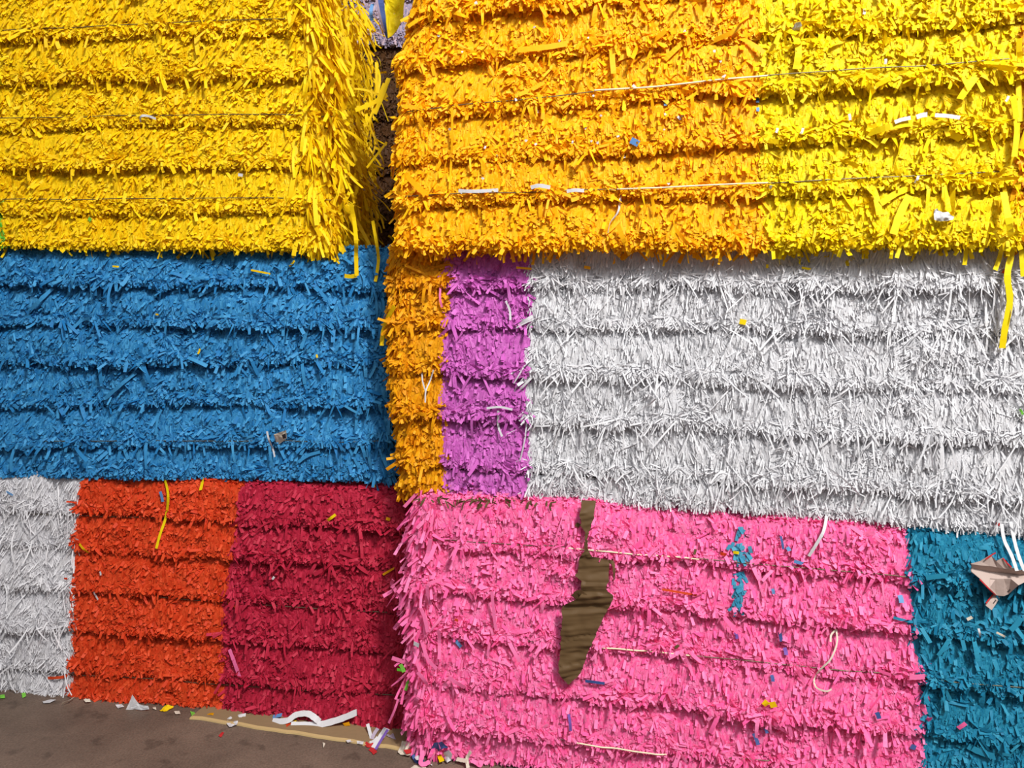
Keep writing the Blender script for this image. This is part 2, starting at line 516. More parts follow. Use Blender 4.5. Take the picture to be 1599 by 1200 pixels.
def loose(bale, root, mat, xr, n, w=(0.009, 0.014), L=(0.05, 0.10), name='loose_strip', ledge_only=True, spread=0.8):
    """Single long strips, each an object of its own, rooted at the lips of the bands."""
    P = bale.P
    for i in range(n):
        x = rng.uniform(*xr)
        if ledge_only:
            g = bale.g[rng.integers(len(bale.g))]
            a = P.az(x, 600)[0]; z = bale._lin(g, np.array([a]))[0] + rng.uniform(0.004, 0.022)
        else:
            a = P.az(x, 600)[0]; z = rng.uniform(bale.zbot(np.array([a]))[0] + 0.03, bale.ztop(np.array([a]))[0] - 0.02)
        a = np.array([a]); z = np.array([z])
        ang = rng.normal(0, spread)
        hang = (math.cos(ang) * DOWN + math.sin(ang) * P.t)[None]
        d = bale.disp(a, z)
        b = Buf()
        l_ = min(rng.uniform(*L), float(z[0] - bale.zbot(a)[0]) + 0.03)
        strips(b, P.pos(a, z, d - 0.002), hang, P.n[None], l_, rng.uniform(*w), rng.uniform(0.2, 0.55), -rng.uniform(0.03, 0.10),
               rng.normal(0, 0.45), rng.normal(0, 0.10), grav=0.015, K=8, nj=0.2, side_curl=rng.normal(0, 0.02))
        b.build(name, mat, root, origin=P.pos(a, z, d)[0])


def ribbon_path(pts, w, mat, name, parent=None, face=None, twist=None, sub=5, tint=0.6, taper=0.0):
    """A paper strip along 3D points (Catmull-Rom), with real thickness."""
    pts = np.array(pts, float)
    Q = [2 * pts[0] - pts[1]] + list(pts) + [2 * pts[-1] - pts[-2]]
    out = []
    for i in range(1, len(Q) - 2):
        for s in np.linspace(0, 1, sub, endpoint=False):
            p0, p1, p2, p3 = Q[i - 1], Q[i], Q[i + 1], Q[i + 2]
            out.append(0.5 * (2 * p1 + (p2 - p0) * s + (2 * p0 - 5 * p1 + 4 * p2 - p3) * s * s + (-p0 + 3 * p1 - 3 * p2 + p3) * s ** 3))
    out.append(pts[-1]); out = np.array(out)
    T = norm(np.gradient(out, axis=0))
    n = np.broadcast_to(np.array(face if face is not None else (0, -1, 0), float), out.shape)
    s = norm(np.cross(T, n)); b = norm(np.cross(s, T))
    K = len(out); ph = np.linspace(0, twist or 0.0, K)[:, None]
    s2 = s * np.cos(ph) + b * np.sin(ph); b2 = np.cross(s2, T)
    hw = (w / 2 * (1 - taper * np.linspace(0, 1, K) ** 2) * (1 + 0.06 * np.sin(np.arange(K) * 2.1)))[:, None]
    th = 0.00035
    ring = np.stack([out - s2 * hw - b2 * th, out + s2 * hw - b2 * th, out + s2 * hw + b2 * th, out - s2 * hw + b2 * th, out - s2 * hw - b2 * th], 1)
    buf = Buf(); buf.grid(ring, tint)
    for e in (ring[0], ring[-1]):
        buf.add(e[:4], [[0, 1, 2, 3]], tint)
    return buf.build(name, mat, parent, origin=tuple(out[0]))


def scrap(P3, mat, name, parent=None, crumple=0.004, thick=0.0006, nrm=(0, -1, 0), seed=0, n=10):
    """A torn scrap: 3D outline around its middle, filled ring by ring, crumpled, with thickness."""
    P3 = np.array(P3, float); nrm = norm(np.array(nrm, float))
    m = len(P3); sub = []
    for i in range(m):
        for s in (0.0, 0.33, 0.66):
            j = P3[i] * (1 - s) + P3[(i + 1) % m] * s
            sub.append(j)
    R = np.array(sub); c = R.mean(0)
    rings = []
    for k in np.linspace(1.0, 0.02, n):
        q = c + (R - c) * k
        h = crumple * (noise(q[:, 0] * 55 + seed * 3.7, (q[:, 2] + q[:, 1]) * 55 + seed) + 0.5 * noise(q[:, 0] * 140 + seed, q[:, 2] * 140 + q[:, 1] * 90))
        rings.append(q + nrm * h[:, None])
    rings = np.array(rings); rings = np.concatenate([rings, rings[:, :1]], 1)
    b = Buf(); b.grid(rings + nrm * thick / 2, 0.6); b.grid(rings[::-1] - nrm * thick / 2, 0.6)
    b.grid(np.stack([rings[0] + nrm * thick / 2, rings[0] - nrm * thick / 2]), 0.6)
    return b.build(name, mat, parent, origin=tuple(c))


def tie(bale, root, mat, p0, p1, off, r=0.0014, n=60, wob=0.003, name='tie_wire', sag=0.0, hug=0.75):
    """A baling wire pressed against the paper."""
    a0, z0 = bale.P.az(*p0); a1, z1 = bale.P.az(*p1)
    s = np.linspace(0, 1, n); a = a0 + (a1 - a0) * s; z = z0 + (z1 - z0) * s + wob * noise(a * 6, z0)
    d = bale.disp(a, z)
    k = np.ones(9) / 9; dp = np.convolve(np.pad(d, 4, mode='edge'), k, 'valid')
    dd = hug * dp + (1 - hug) * dp.mean() + off
    C = bale.P.pos(a, z, dd)
    T = norm(np.gradient(C, axis=0)); u = norm(np.cross(T, bale.P.n)); v = np.cross(u, T)
    ph = np.linspace(0, 2 * math.pi, 7)
    ring = C[:, None] + r * (np.cos(ph)[None, :, None] * u[:, None] + np.sin(ph)[None, :, None] * v[:, None])
    b = Buf(); b.grid(ring, 0.5)
    return b.build(name, mat, root, smooth=True)


# ------------------------------------------------------------------ the hall
def slab(name, x0, x1, y0, y1, z0, z1, mat):
    b = Buf()
    v = [(x, y, z) for z in (z0, z1) for y in (y0, y1) for x in (x0, x1)]
    b.add(v, [[0, 2, 3, 1], [4, 5, 7, 6], [0, 1, 5, 4], [2, 6, 7, 3], [0, 4, 6, 2], [1, 3, 7, 5]], 0.5)
    o = b.build(name, mat)
    o['kind'] = 'structure'
    return o


slab('floor', -6, 6, -4, 5.2, -0.1, 0.0, M['concrete'])
slab('wall_back', -6, 6, 5.0, 5.2, 0.0, 5.0, M['wall'])

# planes of the two stacks, found from where their feet stand on the floor
eL = floor_pt(0, 1084); eR = floor_pt(600, 1142)
yaw_l = math.atan2(eL[1] - eR[1], eR[0] - eL[0])
fL = floor_pt(735, 1200); yaw_r = math.radians(10.5)
left_plane = lambda off: Plane(eR, yaw_l, off - 0.045)
right_plane = lambda off: Plane(fL, yaw_r, off - 0.035)


def bale_root(name, bale, xm, label):
    a, _ = bale.P.az(xm, 600)
    zb = float(bale.zbot(np.array([a]))[0])
    loc = bale.P.pos(np.array(a), np.array(max(zb, 0.0)), -bale.depth / 2)
    return empty(name, loc, label, 'paper bale')


# A: yellow, top left ----------------------------------------------------------
A = Bale(left_plane(0.02), [(-260, -140), (560, -118)], [(-260, 380), (560, 388)], [(-260, -190), (-260, 400)], [(506, -160), (510, 200), (516, 395)],
         [[(0, -78), (400, -100)], [(0, -12), (400, -30)], [(0, 62), (500, 46)], [(0, 128), (500, 116)], [(0, 197), (500, 191)], [(0, 260), (500, 262)], [(0, 334), (500, 331)]],
         amp=0.034, rr=0.07, rb=0.03, depth=1.1, gw=0.27, ragged=0.45, lean=0.20, hollow=0.19)
rA = bale_root('paper_bale', A, 200, 'bale of shredded yellow paper at the top left, its right end loose and shaggy')
fill_section(A, rA, M['lime'], [(-260, -190), (-260, 400)], [(-6, -190), (-4, 290), (9, 325), (13, 395)], 'leaf', 'lime green paper layer')
fill_section(A, rA, M['yellow_left'], [(-6, -190), (-4, 290), (9, 325), (13, 395)], [(506, -160), (510, 200), (516, 395)], 'leaf', 'yellow paper layer', shag=1.05)
fill_side(A, rA, M['yellow_left'], 'r', 'leaf', 'tangled yellow strands on the open end', depth=0.95, dens=3400, L=(0.03, 0.15), lean=0.75)
loose(A, rA, M['yellow_left'], (10, 470), 50, w=(0.009, 0.015), L=(0.04, 0.085))
loose(A, rA, M['yellow_left'], (470, 520), 30, w=(0.008, 0.015), L=(0.06, 0.13), ledge_only=False, spread=0.5)
tie(A, rA, M['wire'], (-250, 62), (520, 32), 0.007)
tie(A, rA, M['wire'], (-250, 189), (520, 182), 0.008)
tie(A, rA, M['wire'], (-250, 313), (520, 313), 0.008)

# B: amber and yellow, top right ------------------------------------------------
B = Bale(right_plane(0.03), [(600, -160), (1800, -260)], [(600, 386), (1185, 384), (1570, 378), (1800, 378)], [(654, -180), (646, 0), (636, 55), (617, 95), (626, 150), (620, 250), (618, 310), (622, 395)], [(1800, -300), (1800, 420)],  # unseen top made taller to shade the open end of the left bale
         [[(620, -45), (1580, -150)], [(620, 30), (1580, -60)], [(620, 102), (1580, 30)], [(620, 180), (1580, 117)], [(620, 252), (1580, 206)], [(620, 321), (1580, 290)]],
         amp=0.038, rl=0.05, rb=0.045, depth=1.1, gw=0.27, ragged=1.0)
rB = bale_root('paper_bale', B, 1100, 'top right bale of shredded paper, amber on its left half and yellow on its right')
sB = [(1178, -300), (1180, 60), (1184, 200), (1186, 290), (1192, 400)]
eB = [(1592, -300), (1586, 100), (1588, 250), (1590, 420)]
fill_section(B, rB, M['amber'], [(654, -180), (646, 0), (636, 55), (617, 95), (626, 150), (620, 250), (618, 310), (622, 395)], sB, 'leaf', 'amber paper layer')
fill_section(B, rB, M['yellow_right'], sB, eB, 'leaf', 'bright yellow paper layer', shag=1.15)
fill_section(B, rB, M['orange'], eB, [(1800, -300), (1800, 420)], 'leaf', 'orange paper layer at the right edge', shag=1.2)
fill_side(B, rB, M['amber'], 'l', 'leaf', 'amber strands on the end face', depth=0.5, dens=6000, L=(0.02, 0.05))
loose(B, rB, M['amber'], (640, 1175), 50, w=(0.009, 0.015), L=(0.035, 0.085))
loose(B, rB, M['yellow_right'], (1195, 1560), 36, w=(0.009, 0.017), L=(0.04, 0.10))
loose(B, rB, M['yellow_right'], (1560, 1600), 12, w=(0.009, 0.015), L=(0.08, 0.2), ledge_only=False, spread=0.25)
tie(B, rB, M['wire'], (640, 178), (930, 149), 0.006)
tie(B, rB, M['twine'], (930, 149), (1195, 127), 0.012, r=0.0022, hug=0.4)  # same wire, its glinting stretch coloured paler
tie(B, rB, M['wire'], (1195, 127), (1560, 104), 0.008, hug=0.5)
tie(B, rB, M['wire'], (640, 309), (965, 299), 0.006)
tie(B, rB, M['twine'], (965, 299), (1195, 290), 0.013, r=0.0020, hug=0.4)
tie(B, rB, M['wire'], (1195, 290), (1560, 272), 0.006)

# C: blue, middle left ----------------------------------------------------------
C = Bale(left_plane(-0.015), [(-260, 385), (620, 388)], [(-260, 738), (620, 750)], [(-260, 300), (-260, 800)], [(606, 380), (603, 560), (612, 760)],
         [[(0, 444), (600, 447)], [(0, 506), (600, 508)], [(0, 568), (600, 568)], [(0, 634), (600, 629)], [(0, 698), (600, 692)]],
         amp=0.042, rr=0.04, depth=1.1, gw=0.42, lump=1.3)
rC = bale_root('paper_bale', C, 250, 'bale of shredded blue paper in the middle of the left stack')
fill_section(C, rC, M['blue'], [(-260, 300), (-260, 800)], [(606, 380), (603, 560), (612, 760)], 'leaf', 'blue paper layer')
fill_side(C, rC, M['blue'], 'r', 'leaf', 'blue strands on the end face', depth=0.25, dens=6000, L=(0.03, 0.08))
loose(C, rC, M['blue'], (5, 600), 98, w=(0.006, 0.013), L=(0.04, 0.10), spread=0.7)
tie(C, rC, M['dark_wire'], (-250, 443), (600, 444), 0.004)
tie(C, rC, M['dark_wire'], (-250, 568), (600, 572), 0.004)
tie(C, rC, M['wire'], (-250, 686), (600, 687), 0.005)

# D: orange, magenta and white, middle right --------------------------------------
D = Bale(right_plane(-0.03), [(600, 388), (1800, 372)], [(600, 768), (830, 778), (1200, 800), (1599, 834), (1800, 850)],
         [(606, 380), (606, 560), (620, 690), (628, 780)], [(1800, 300), (1800, 900)],
         [[(607, 447), (1599, 450)], [(607, 508), (1599, 520)], [(607, 580), (1599, 612)], [(607, 648), (1599, 690)], [(607, 725), (1599, 780)]],
         amp=0.036, rl=0.05, depth=1.1, gw=0.30)
rD = bale_root('paper_bale', D, 1150, 'middle right bale of shredded paper with orange and magenta layers beside a wide white one')
s1 = [(703, 370), (704, 460), (697, 540), (692, 640), (697, 720), (690, 790)]
s2 = [(828, 370), (828, 450), (826, 560), (822, 640), (827, 700), (822, 790)]
eD = [(1592, 300), (1586, 600), (1590, 900)]
fill_section(D, rD, M['orange'], [(606, 380), (606, 560), (620, 690), (628, 780)], s1, 'leaf', 'orange paper layer', shag=1.1)
fill_section(D, rD, M['magenta'], s1, s2, 'leaf', 'magenta paper layer')
fill_section(D, rD, M['white'], s2, [(1800, 300), (1800, 900)], 'fine', 'white paper layer of thin strips', shag=1.0)
fill_side(D, rD, M['orange'], 'l', 'leaf', 'orange strands on the end face', depth=0.4, dens=7000, L=(0.02, 0.06))
loose(D, rD, M['orange'], (612, 695), 14, L=(0.03, 0.07))
loose(D, rD, M['magenta'], (705, 825), 18, w=(0.006, 0.012), L=(0.04, 0.09))
loose(D, rD, M['white'], (830, 1590), 65, w=(0.004, 0.007), L=(0.05, 0.12), spread=0.5)
tie(D, rD, M['dark_wire'], (700, 447), (1590, 450), 0.002, r=0.0018)
tie(D, rD, M['dark_wire'], (700, 583), (1590, 612), 0.002, r=0.0018)
tie(D, rD, M['dark_wire'], (700, 732), (1590, 778), 0.002, r=0.0018)

# E: white, vermilion and crimson, bottom left ---------------------------------------
E = Bale(left_plane(0.0), [(-260, 722), (0, 736), (640, 768)], [(-260, 1060), (0, 1084), (340, 1108), (600, 1140), (660, 1148)],
         [(-260, 700), (-260, 1150)], [(640, 740), (640, 900), (648, 1160)],
         [[(0, 797), (640, 826)], [(0, 853), (640, 886)], [(0, 916), (640, 955)], [(0, 979), (640, 1018)], [(0, 1041), (640, 1085)]],
         amp=0.034, rr=0.03, depth=1.1, gw=0.34, lump=1.2)
rE = bale_root('paper_bale', E, 250, 'bottom left bale of shredded paper with white, vermilion and crimson layers')
s3 = [(135, 720), (126, 780), (120, 840), (121, 900), (117, 960), (117, 1050), (112, 1120)]
s4 = [(382, 740), (378, 800), (370, 860), (366, 900), (354, 950), (350, 1000), (356, 1030), (350, 1140)]
fill_section(E, rE, M['soft_white'], [(-260, 700), (-260, 1150)], s3, 'fine', 'white paper layer', shag=0.9)
fill_section(E, rE, M['vermilion'], s3, s4, 'chip', 'vermilion paper layer')
fill_section(E, rE, M['crimson'], s4, [(640, 740), (640, 900), (648, 1160)], 'leaf', 'crimson paper layer')
loose(E, rE, M['soft_white'], (5, 112), 14, w=(0.004, 0.008), L=(0.04, 0.08))
loose(E, rE, M['vermilion'], (130, 365), 22, w=(0.007, 0.011), L=(0.03, 0.06))
loose(E, rE, M['crimson'], (385, 630), 34, w=(0.008, 0.013), L=(0.04, 0.085))
tie(E, rE, M['wire'], (-250, 790), (630, 824), 0.005)
tie(E, rE, M['wire'], (-250, 896), (630, 958), 0.005)
tie(E, rE, M['wire'], (-250, 1026), (630, 1084), 0.005)

# F: pink and teal, bottom right ------------------------------------------------------
bR = right_plane(0.0).az(1900, 1300)[0]
F_plane = right_plane(0.0)


def floor_px(plane, x):      # where the plane meets the floor at picture column x
    lo, hi = 800.0, 2500.0
    for _ in range(50):
        m = (lo + hi) / 2
        if plane.az(x, m)[1] > 0: lo = m
        else: hi = m
    return (x, lo)


F = Bale(F_plane, [(600, 772), (860, 783), (1220, 812), (1599, 842), (1800, 860)], [(600, 1156), (690, 1176), (745, 1196), (790, floor_px(F_plane, 790)[1]), floor_px(F_plane, 1800)],
         [(650, 760), (638, 900), (640, 1050), (655, 1210)], [(1800, 700), (1800, 1500)],
         [[(640, 846), (1599, 921)], [(640, 917), (1599, 1000)], [(640, 987), (1599, 1084)], [(640, 1062), (1599, 1160)], [(640, 1132), (1599, 1238)]],
         amp=0.032, rl=0.06, depth=1.1, gw=0.32)
rF = bale_root('paper_bale', F, 1100, 'bottom right bale of shredded pink paper with a teal layer at its right end')
s5 = [(1416, 800), (1420, 900), (1420, 1000), (1424, 1020), (1436, 1050), (1438, 1120), (1442, 1280)]
fill_section(F, rF, M['pink'], [(650, 760), (638, 900), (640, 1050), (655, 1210)], s5, 'leaf', 'pink paper layer')
fill_section(F, rF, M['teal'], s5, [(1800, 700), (1800, 1500)], 'leaf', 'teal paper layer', shag=1.1)
fill_side(F, rF, M['pink'], 'l', 'leaf', 'long pink strands spilling from the end', depth=0.22, dens=11000, L=(0.04, 0.11), lean=0.4)
loose(F, rF, M['pink'], (636, 700), 45, w=(0.008, 0.013), L=(0.05, 0.12), ledge_only=False, spread=0.45)
loose(F, rF, M['pink'], (705, 1410), 40, w=(0.008, 0.013), L=(0.03, 0.08))
loose(F, rF, M['teal'], (1475, 1595), 14, w=(0.008, 0.014), L=(0.04, 0.09))
tie(F, rF, M['wire'], (660, 838), (890, 849), 0.005)
tie(F, rF, M['twine'], (890, 849), (1090, 869), 0.011, r=0.0020, hug=0.4)  # glint along this wire is given as a cream colour
tie(F, rF, M['wire'], (1090, 869), (1590, 912), 0.006)
tie(F, rF, M['wire'], (660, 984), (925, 1004), 0.005)
tie(F, rF, M['twine'], (925, 1004), (1085, 1018), 0.011, r=0.0022, hug=0.4)
tie(F, rF, M['wire'], (1085, 1018), (1590, 1066), 0.006)
tie(F, rF, M['wire'], (660, 1126), (903, 1147), 0.005)
tie(F, rF, M['twine'], (903, 1147), (1040, 1165), 0.018, r=0.0022, hug=0.4)
tie(F, rF, M['wire'], (1040, 1165), (1590, 1222), 0.006)

# ------------------------------------------------------------------ strips that hang out of the bales
def hang_on(bale, root, pts, w, mat, name='hanging_strip', c=0.014, label=None, twist=0.0, top=False, cat=None, tint=0.6, group=None, over=None):
    P3 = [(over or bale).surf(p[0], p[1], c + (p[2] if len(p) > 2 else 0.0)) for p in pts]
    o = ribbon_path(P3, w, M[mat], name, None if top else root, face=bale.P.n, twist=twist, tint=tint)
    if label: o['label'] = label
    if top: tag(o, label, cat or 'paper strip', group)
    return o


# yellow strips hanging from the top left bale over the blue one
hang_on(A, rA, [(548, 318), (553, 345), (556, 375, .02), (556, 400, .045), (557, 431, .045)], 0.013, 'yellow_left', c=0.05)
hang_on(A, rA, [(557, 430), (548, 432), (538, 431)], 0.012, 'yellow_left', c=0.095)
hang_on(A, rA, [(582, 345), (588, 380, .02), (591, 405, .045), (588, 430, .045), (586, 440, .045)], 0.010, 'yellow_left', c=0.05)
hang_on(A, rA, [(520, 60), (533, 95), (541, 130), (538, 172)], 0.013, 'yellow_left', c=0.01)
hang_on(A, rA, [(519, 55), (526, 95), (530, 130), (532, 172)], 0.012, 'yellow_left', c=0.015)
hang_on(A, rA, [(545, 60), (552, 95), (549, 118)], 0.010, 'yellow_left', c=-0.01)
hang_on(A, rA, [(555, 172), (580, 162), (605, 148)], 0.013, 'yellow_left', c=0.03)
hang_on(A, rA, [(607, 122), (597, 150), (585, 178)], 0.013, 'yellow_left', c=0.035)
hang_on(A, rA, [(600, 130), (575, 190), (572, 160)], 0.009, 'yellow_left', c=0.02)
hang_on(A, rA, [(528, 330), (540, 312), (546, 300)], 0.011, 'yellow_left', c=0.03)
hang_on(A, rA, [(604, 222), (590, 240), (573, 262)], 0.007, 'yellow_left', c=0.02)
# yellow strips hanging from the top right bale over the white layer
hang_on(B, rB, [(1567, 300), (1576, 350), (1580, 390), (1573, 430), (1577, 470), (1569, 515), (1565, 544)], 0.015, 'yellow_right', c=0.035)
hang_on(B, rB, [(1566, 370), (1562, 398), (1554, 422)], 0.011, 'yellow_right', c=0.035)
hang_on(B, rB, [(1594, 380), (1596, 405), (1598, 432)], 0.012, 'yellow_right', c=0.035)
hang_on(B, rB, [(1510, 378), (1508, 398), (1506, 414)], 0.010, 'yellow_right', c=0.03)
hang_on(B, rB, [(1582, 150), (1588, 200), (1584, 245)], 0.013, 'yellow_right', c=0.02)
hang_on(B, rB, [(1592, 60), (1590, 120), (1594, 190)], 0.012, 'yellow_right', c=0.02)
hang_on(B, rB, [(965, 352), (975, 378), (984, 398)], 0.012, 'amber', c=0.02)
hang_on(B, rB, [(804, 150), (830, 140), (850, 128)], 0.011, 'amber', c=0.012)
hang_on(B, rB, [(1040, 48), (1000, 78), (965, 92)], 0.012, 'amber', c=0.018)
hang_on(B, rB, [(1100, 70), (1140, 52), (1160, 38)], 0.012, 'amber', c=0.018)
hang_on(B, rB, [(808, 78), (850, 74), (886, 68)], 0.014, 'amber', c=0.015)
hang_on(B, rB, [(706, 168), (706, 215), (704, 262), (702, 296)], 0.006, 'amber', c=0.016)
hang_on(B, rB, [(625, 262), (645, 285), (665, 304)], 0.015, 'amber', c=0.02)
hang_on(B, rB, [(1355, 207), (1390, 198), (1425, 192)], 0.015, 'yellow_right', c=0.022)
hang_on(B, rB, [(1395, 366), (1405, 335), (1420, 305)], 0.018, 'yellow_right', c=0.02)
hang_on(B, rB, [(1375, 318), (1400, 302), (1425, 292)], 0.015, 'yellow_right', c=0.02)
hang_on(B, rB, [(1240, 52), (1247, 78), (1243, 108)], 0.016, 'yellow_right', c=0.014)
# blue bale
for pts, w in (([(42, 490), (62, 470), (82, 450)], .013), ([(165, 622), (190, 600), (212, 582)], .012), ([(107, 460), (113, 440), (118, 424)], .010),
               ([(112, 514), (124, 500), (140, 498)], .011), ([(152, 720), (170, 704), (182, 695)], .011), ([(310, 462), (330, 452), (345, 446)], .011),
               ([(322, 532), (328, 512), (333, 496)], .010), ([(243, 680), (246, 655), (252, 640)], .008), ([(160, 595), (166, 575), (172, 565)], .010),
               ([(470, 545), (478, 520), (484, 498)], .011), ([(476, 600), (473, 580), (472, 568)], .011), ([(497, 648), (503, 632), (508, 622)], .010),
               ([(555, 700), (556, 665), (558, 645)], .009), ([(560, 730), (545, 700), (545, 695)], .008), ([(466, 722), (480, 712), (500, 706)], .010),
               ([(592, 450), (599, 480), (594, 520), (585, 548)], .009), ([(603, 600), (607, 640), (606, 680)], .010), ([(586, 455), (588, 490), (580, 525)], .008)):
    hang_on(C, rC, pts, w, 'blue', c=0.016)
hang_on(C, rC, [(598, 715), (606, 735), (612, 757)], 0.011, 'blue', c=0.03)
# orange end
hang_on(D, rD, [(616, 478), (604, 500), (598, 520), (596, 540)], 0.013, 'yellow_left', c=0.02)
hang_on(D, rD, [(613, 568), (611, 585), (610, 600)], 0.013, 'orange', c=0.02)
hang_on(D, rD, [(688, 445), (687, 465), (690, 480)], 0.006, 'pink', c=0.016, name='stray_strip', label='thin pink strip')
# white strands that hang in front of the pink and teal
hang_on(D, rD, [(1291, 806), (1286, 830), (1275, 850), (1263, 869)], 0.008, 'white', c=0.022, over=F)
hang_on(D, rD, [(1564, 818), (1570, 845), (1580, 868), (1588, 892)], 0.008, 'white', c=0.05, over=F)
hang_on(D, rD, [(1578, 815), (1587, 850), (1594, 875), (1600, 892)], 0.008, 'white', c=0.05, over=F)
hang_on(D, rD, [(880, 803), (870, 835), (863, 860), (866, 880), (860, 885)], 0.003, 'pink', c=0.022, over=F, name='stray_thread', label='fine pink thread')
hang_on(D, rD, [(823, 655), (819, 690), (808, 735)], 0.004, 'white', c=0.02)
hang_on(D, rD, [(778, 642), (778, 665), (784, 682)], 0.006, 'white', c=0.02)
hang_on(D, rD, [(760, 638), (780, 636), (800, 640)], 0.006, 'white', c=0.02)
hang_on(D, rD, [(790, 470), (796, 485), (797, 500)], 0.006, 'white', c=0.02)
hang_on(D, rD, [(808, 510), (822, 500), (832, 494)], 0.009, 'white', c=0.02)
hang_on(D, rD, [(808, 602), (822, 592), (836, 580)], 0.009, 'white', c=0.02)
# crimson strip tips and the long vermilion one on the white layer
hang_on(E, rE, [(112, 1047), (100, 1058), (88, 1059), (74, 1060)], 0.010, 'vermilion', c=0.02)
hang_on(E, rE, [(108, 848), (118, 855), (130, 862)], 0.010, 'vermilion', c=0.02)
hang_on(E, rE, [(490, 898), (510, 888), (530, 882)], 0.013, 'crimson', c=0.018)
hang_on(E, rE, [(480, 812), (490, 830), (496, 840)], 0.011, 'crimson', c=0.018)
hang_on(E, rE, [(520, 880), (545, 880), (560, 878)], 0.011, 'crimson', c=0.018)
hang_on(E, rE, [(452, 975), (454, 1000), (456, 1015)], 0.011, 'crimson', c=0.018)
hang_on(E, rE, [(754/2, 1085), (370, 1110), (366, 1126)], 0.010, 'crimson', c=0.02)
hang_on(E, rE, [(358, 1015), (366, 1035), (376, 1062)], 0.013, 'pink', c=0.018)
hang_on(E, rE, [(617, 1095), (612, 1125), (609, 1150)], 0.008, 'crimson', c=0.04)
# pink end strands
for pts, w in (([(672, 842), (668, 865), (660, 885)], .012), ([(680, 850), (672, 870), (664, 880)], .012), ([(614, 906), (612, 912), (619, 925)], .011),
               ([(624, 918), (625, 940), (624, 953)], .011), ([(640, 950), (632, 965), (620, 977)], .012), ([(652, 940), (662, 962), (668, 988)], .011),
               ([(690, 905), (668, 915), (672, 945)], .010), ([(685, 985), (686, 1005), (686, 1030)], .010), ([(658, 1000), (668, 1030), (682, 1045)], .011),
               ([(612, 1028), (624, 1032), (636, 1036)], .013), ([(648, 1010), (650, 1030), (656, 1050)], .010), ([(652, 1050), (662, 1062), (668, 1074)], .011),
               ([(658, 1078), (652, 1092), (645, 1105)], .013), ([(622, 1092), (616, 1110), (607, 1130)], .007), ([(655, 1100), (646, 1130), (640, 1150)], .010),
               ([(700, 1058), (712, 1066), (726, 1076)], .012)):
    hang_on(F, rF, pts, w, 'pink', c=0.03)
for pts, w in (([(776, 985), (773, 975), (768, 924)], .009), ([(788, 932), (784, 920), (792, 918)], .008), ([(1034, 960), (1042, 970), (1050, 980)], .010),
               ([(1050, 958), (1058, 968), (1064, 976)], .009), ([(1044, 1080), (1050, 1095), (1054, 1105)], .009), ([(1100, 1105), (1110, 1118), (1122, 1128)], .010),
               ([(1420, 1058), (1432, 1058), (1444, 1057)], .014), ([(1068, 1022), (1076, 1040), (1082, 1056)], .007), ([(698, 1165), (690, 1185), (688, 1200)], .009)):
    hang_on(F, rF, pts, w, 'pink', c=0.02)
for pts, w in (([(1595, 965), (1588, 975), (1578, 985)], .014), ([(1598, 985), (1588, 998), (1578, 1008)], .014), ([(1512, 1166), (1530, 1175), (1552, 1182)], .016),
               ([(1450, 1100), (1446, 1090), (1450, 1080)], .010), ([(1446, 903), (1470, 900), (1480, 900)], .013)):
    hang_on(F, rF, pts, w, 'teal', c=0.02)

# ------------------------------------------------------------------ stray coloured strips pressed into the bales (parts)
def stray(bale, root, x, y, dx, dy, w, mat, label, c=0.012):
    o = hang_on(bale, root, [(x, y), (x + dx * 0.5 + 0.6, y + dy * 0.5), (x + dx, y + dy)], w, mat, 'stray_strip', c, label, tint=rng.random())
    return o


for x, y, dx, dy, w, m_, lb in [
        (985, 219, 12, 6, 0.016, 'sky', 'blue strip'), (1037, 155, 2, 10, 0.007, 'sky', 'blue strip'), (1182, 152, 1, 8, 0.008, 'sky', 'blue strip'),
        (1183, 168, 0, 6, 0.007, 'sky', 'blue strip')]:
    stray(B, rB, x, y, dx, dy, w, m_, lb)
for x, y in [(742, 3), (676, 20), (683, 55), (722, 80), (703, 200), (692, 245), (758, 228), (776, 242), (720, 300), (752, 278), (833, 42), (918, 58), (874, 62),
             (1068, 48), (1115, 78), (1125, 95), (988, 133), (937, 180), (915, 198), (838, 172), (822, 218), (838, 224), (894, 220), (924, 219), (933, 221),
             (967, 212), (973, 242), (1036, 202), (1058, 182), (1040, 178), (1065, 180), (1044, 285), (807, 155), (926, 148), (1128, 118)]:
    stray(B, rB, x, y, rng.uniform(-5, 5), rng.uniform(1, 5), 0.004 + 0.004 * rng.random(), 'white', 'white fleck')
for x, y in [(1350, 14), (1383, 92), (1326, 178), (1214, 200), (1254, 200), (1575, 150), (1204, 290), (1434, 275)]:
    stray(B, rB, x, y, rng.uniform(-5, 5), rng.uniform(2, 12), 0.006, 'white', 'white fleck')
stray(A, rA, 234, 192, 3, 6, 0.010, 'vermilion', 'orange fleck')
stray(A, rA, 372, 273, 7, 1, 0.009, 'white', 'white fleck')
stray(A, rA, 138, 341, 4, 4, 0.012, 'lime', 'green fleck')
stray(A, rA, 478, 313, 4, 0, 0.006, 'white', 'white fleck')
for x, y, dx, dy in [(176, 416, 10, 1), (243, 491, 5, 1), (312, 545, -3, 8), (392, 422, 30, 6), (460, 407, -8, 9), (520, 402, 10, 10), (494, 554, 1, 5), (524, 403, -2, 6)]:
    stray(C, rC, x, y, dx, dy, 0.006, 'yellow_left', 'yellow strip')
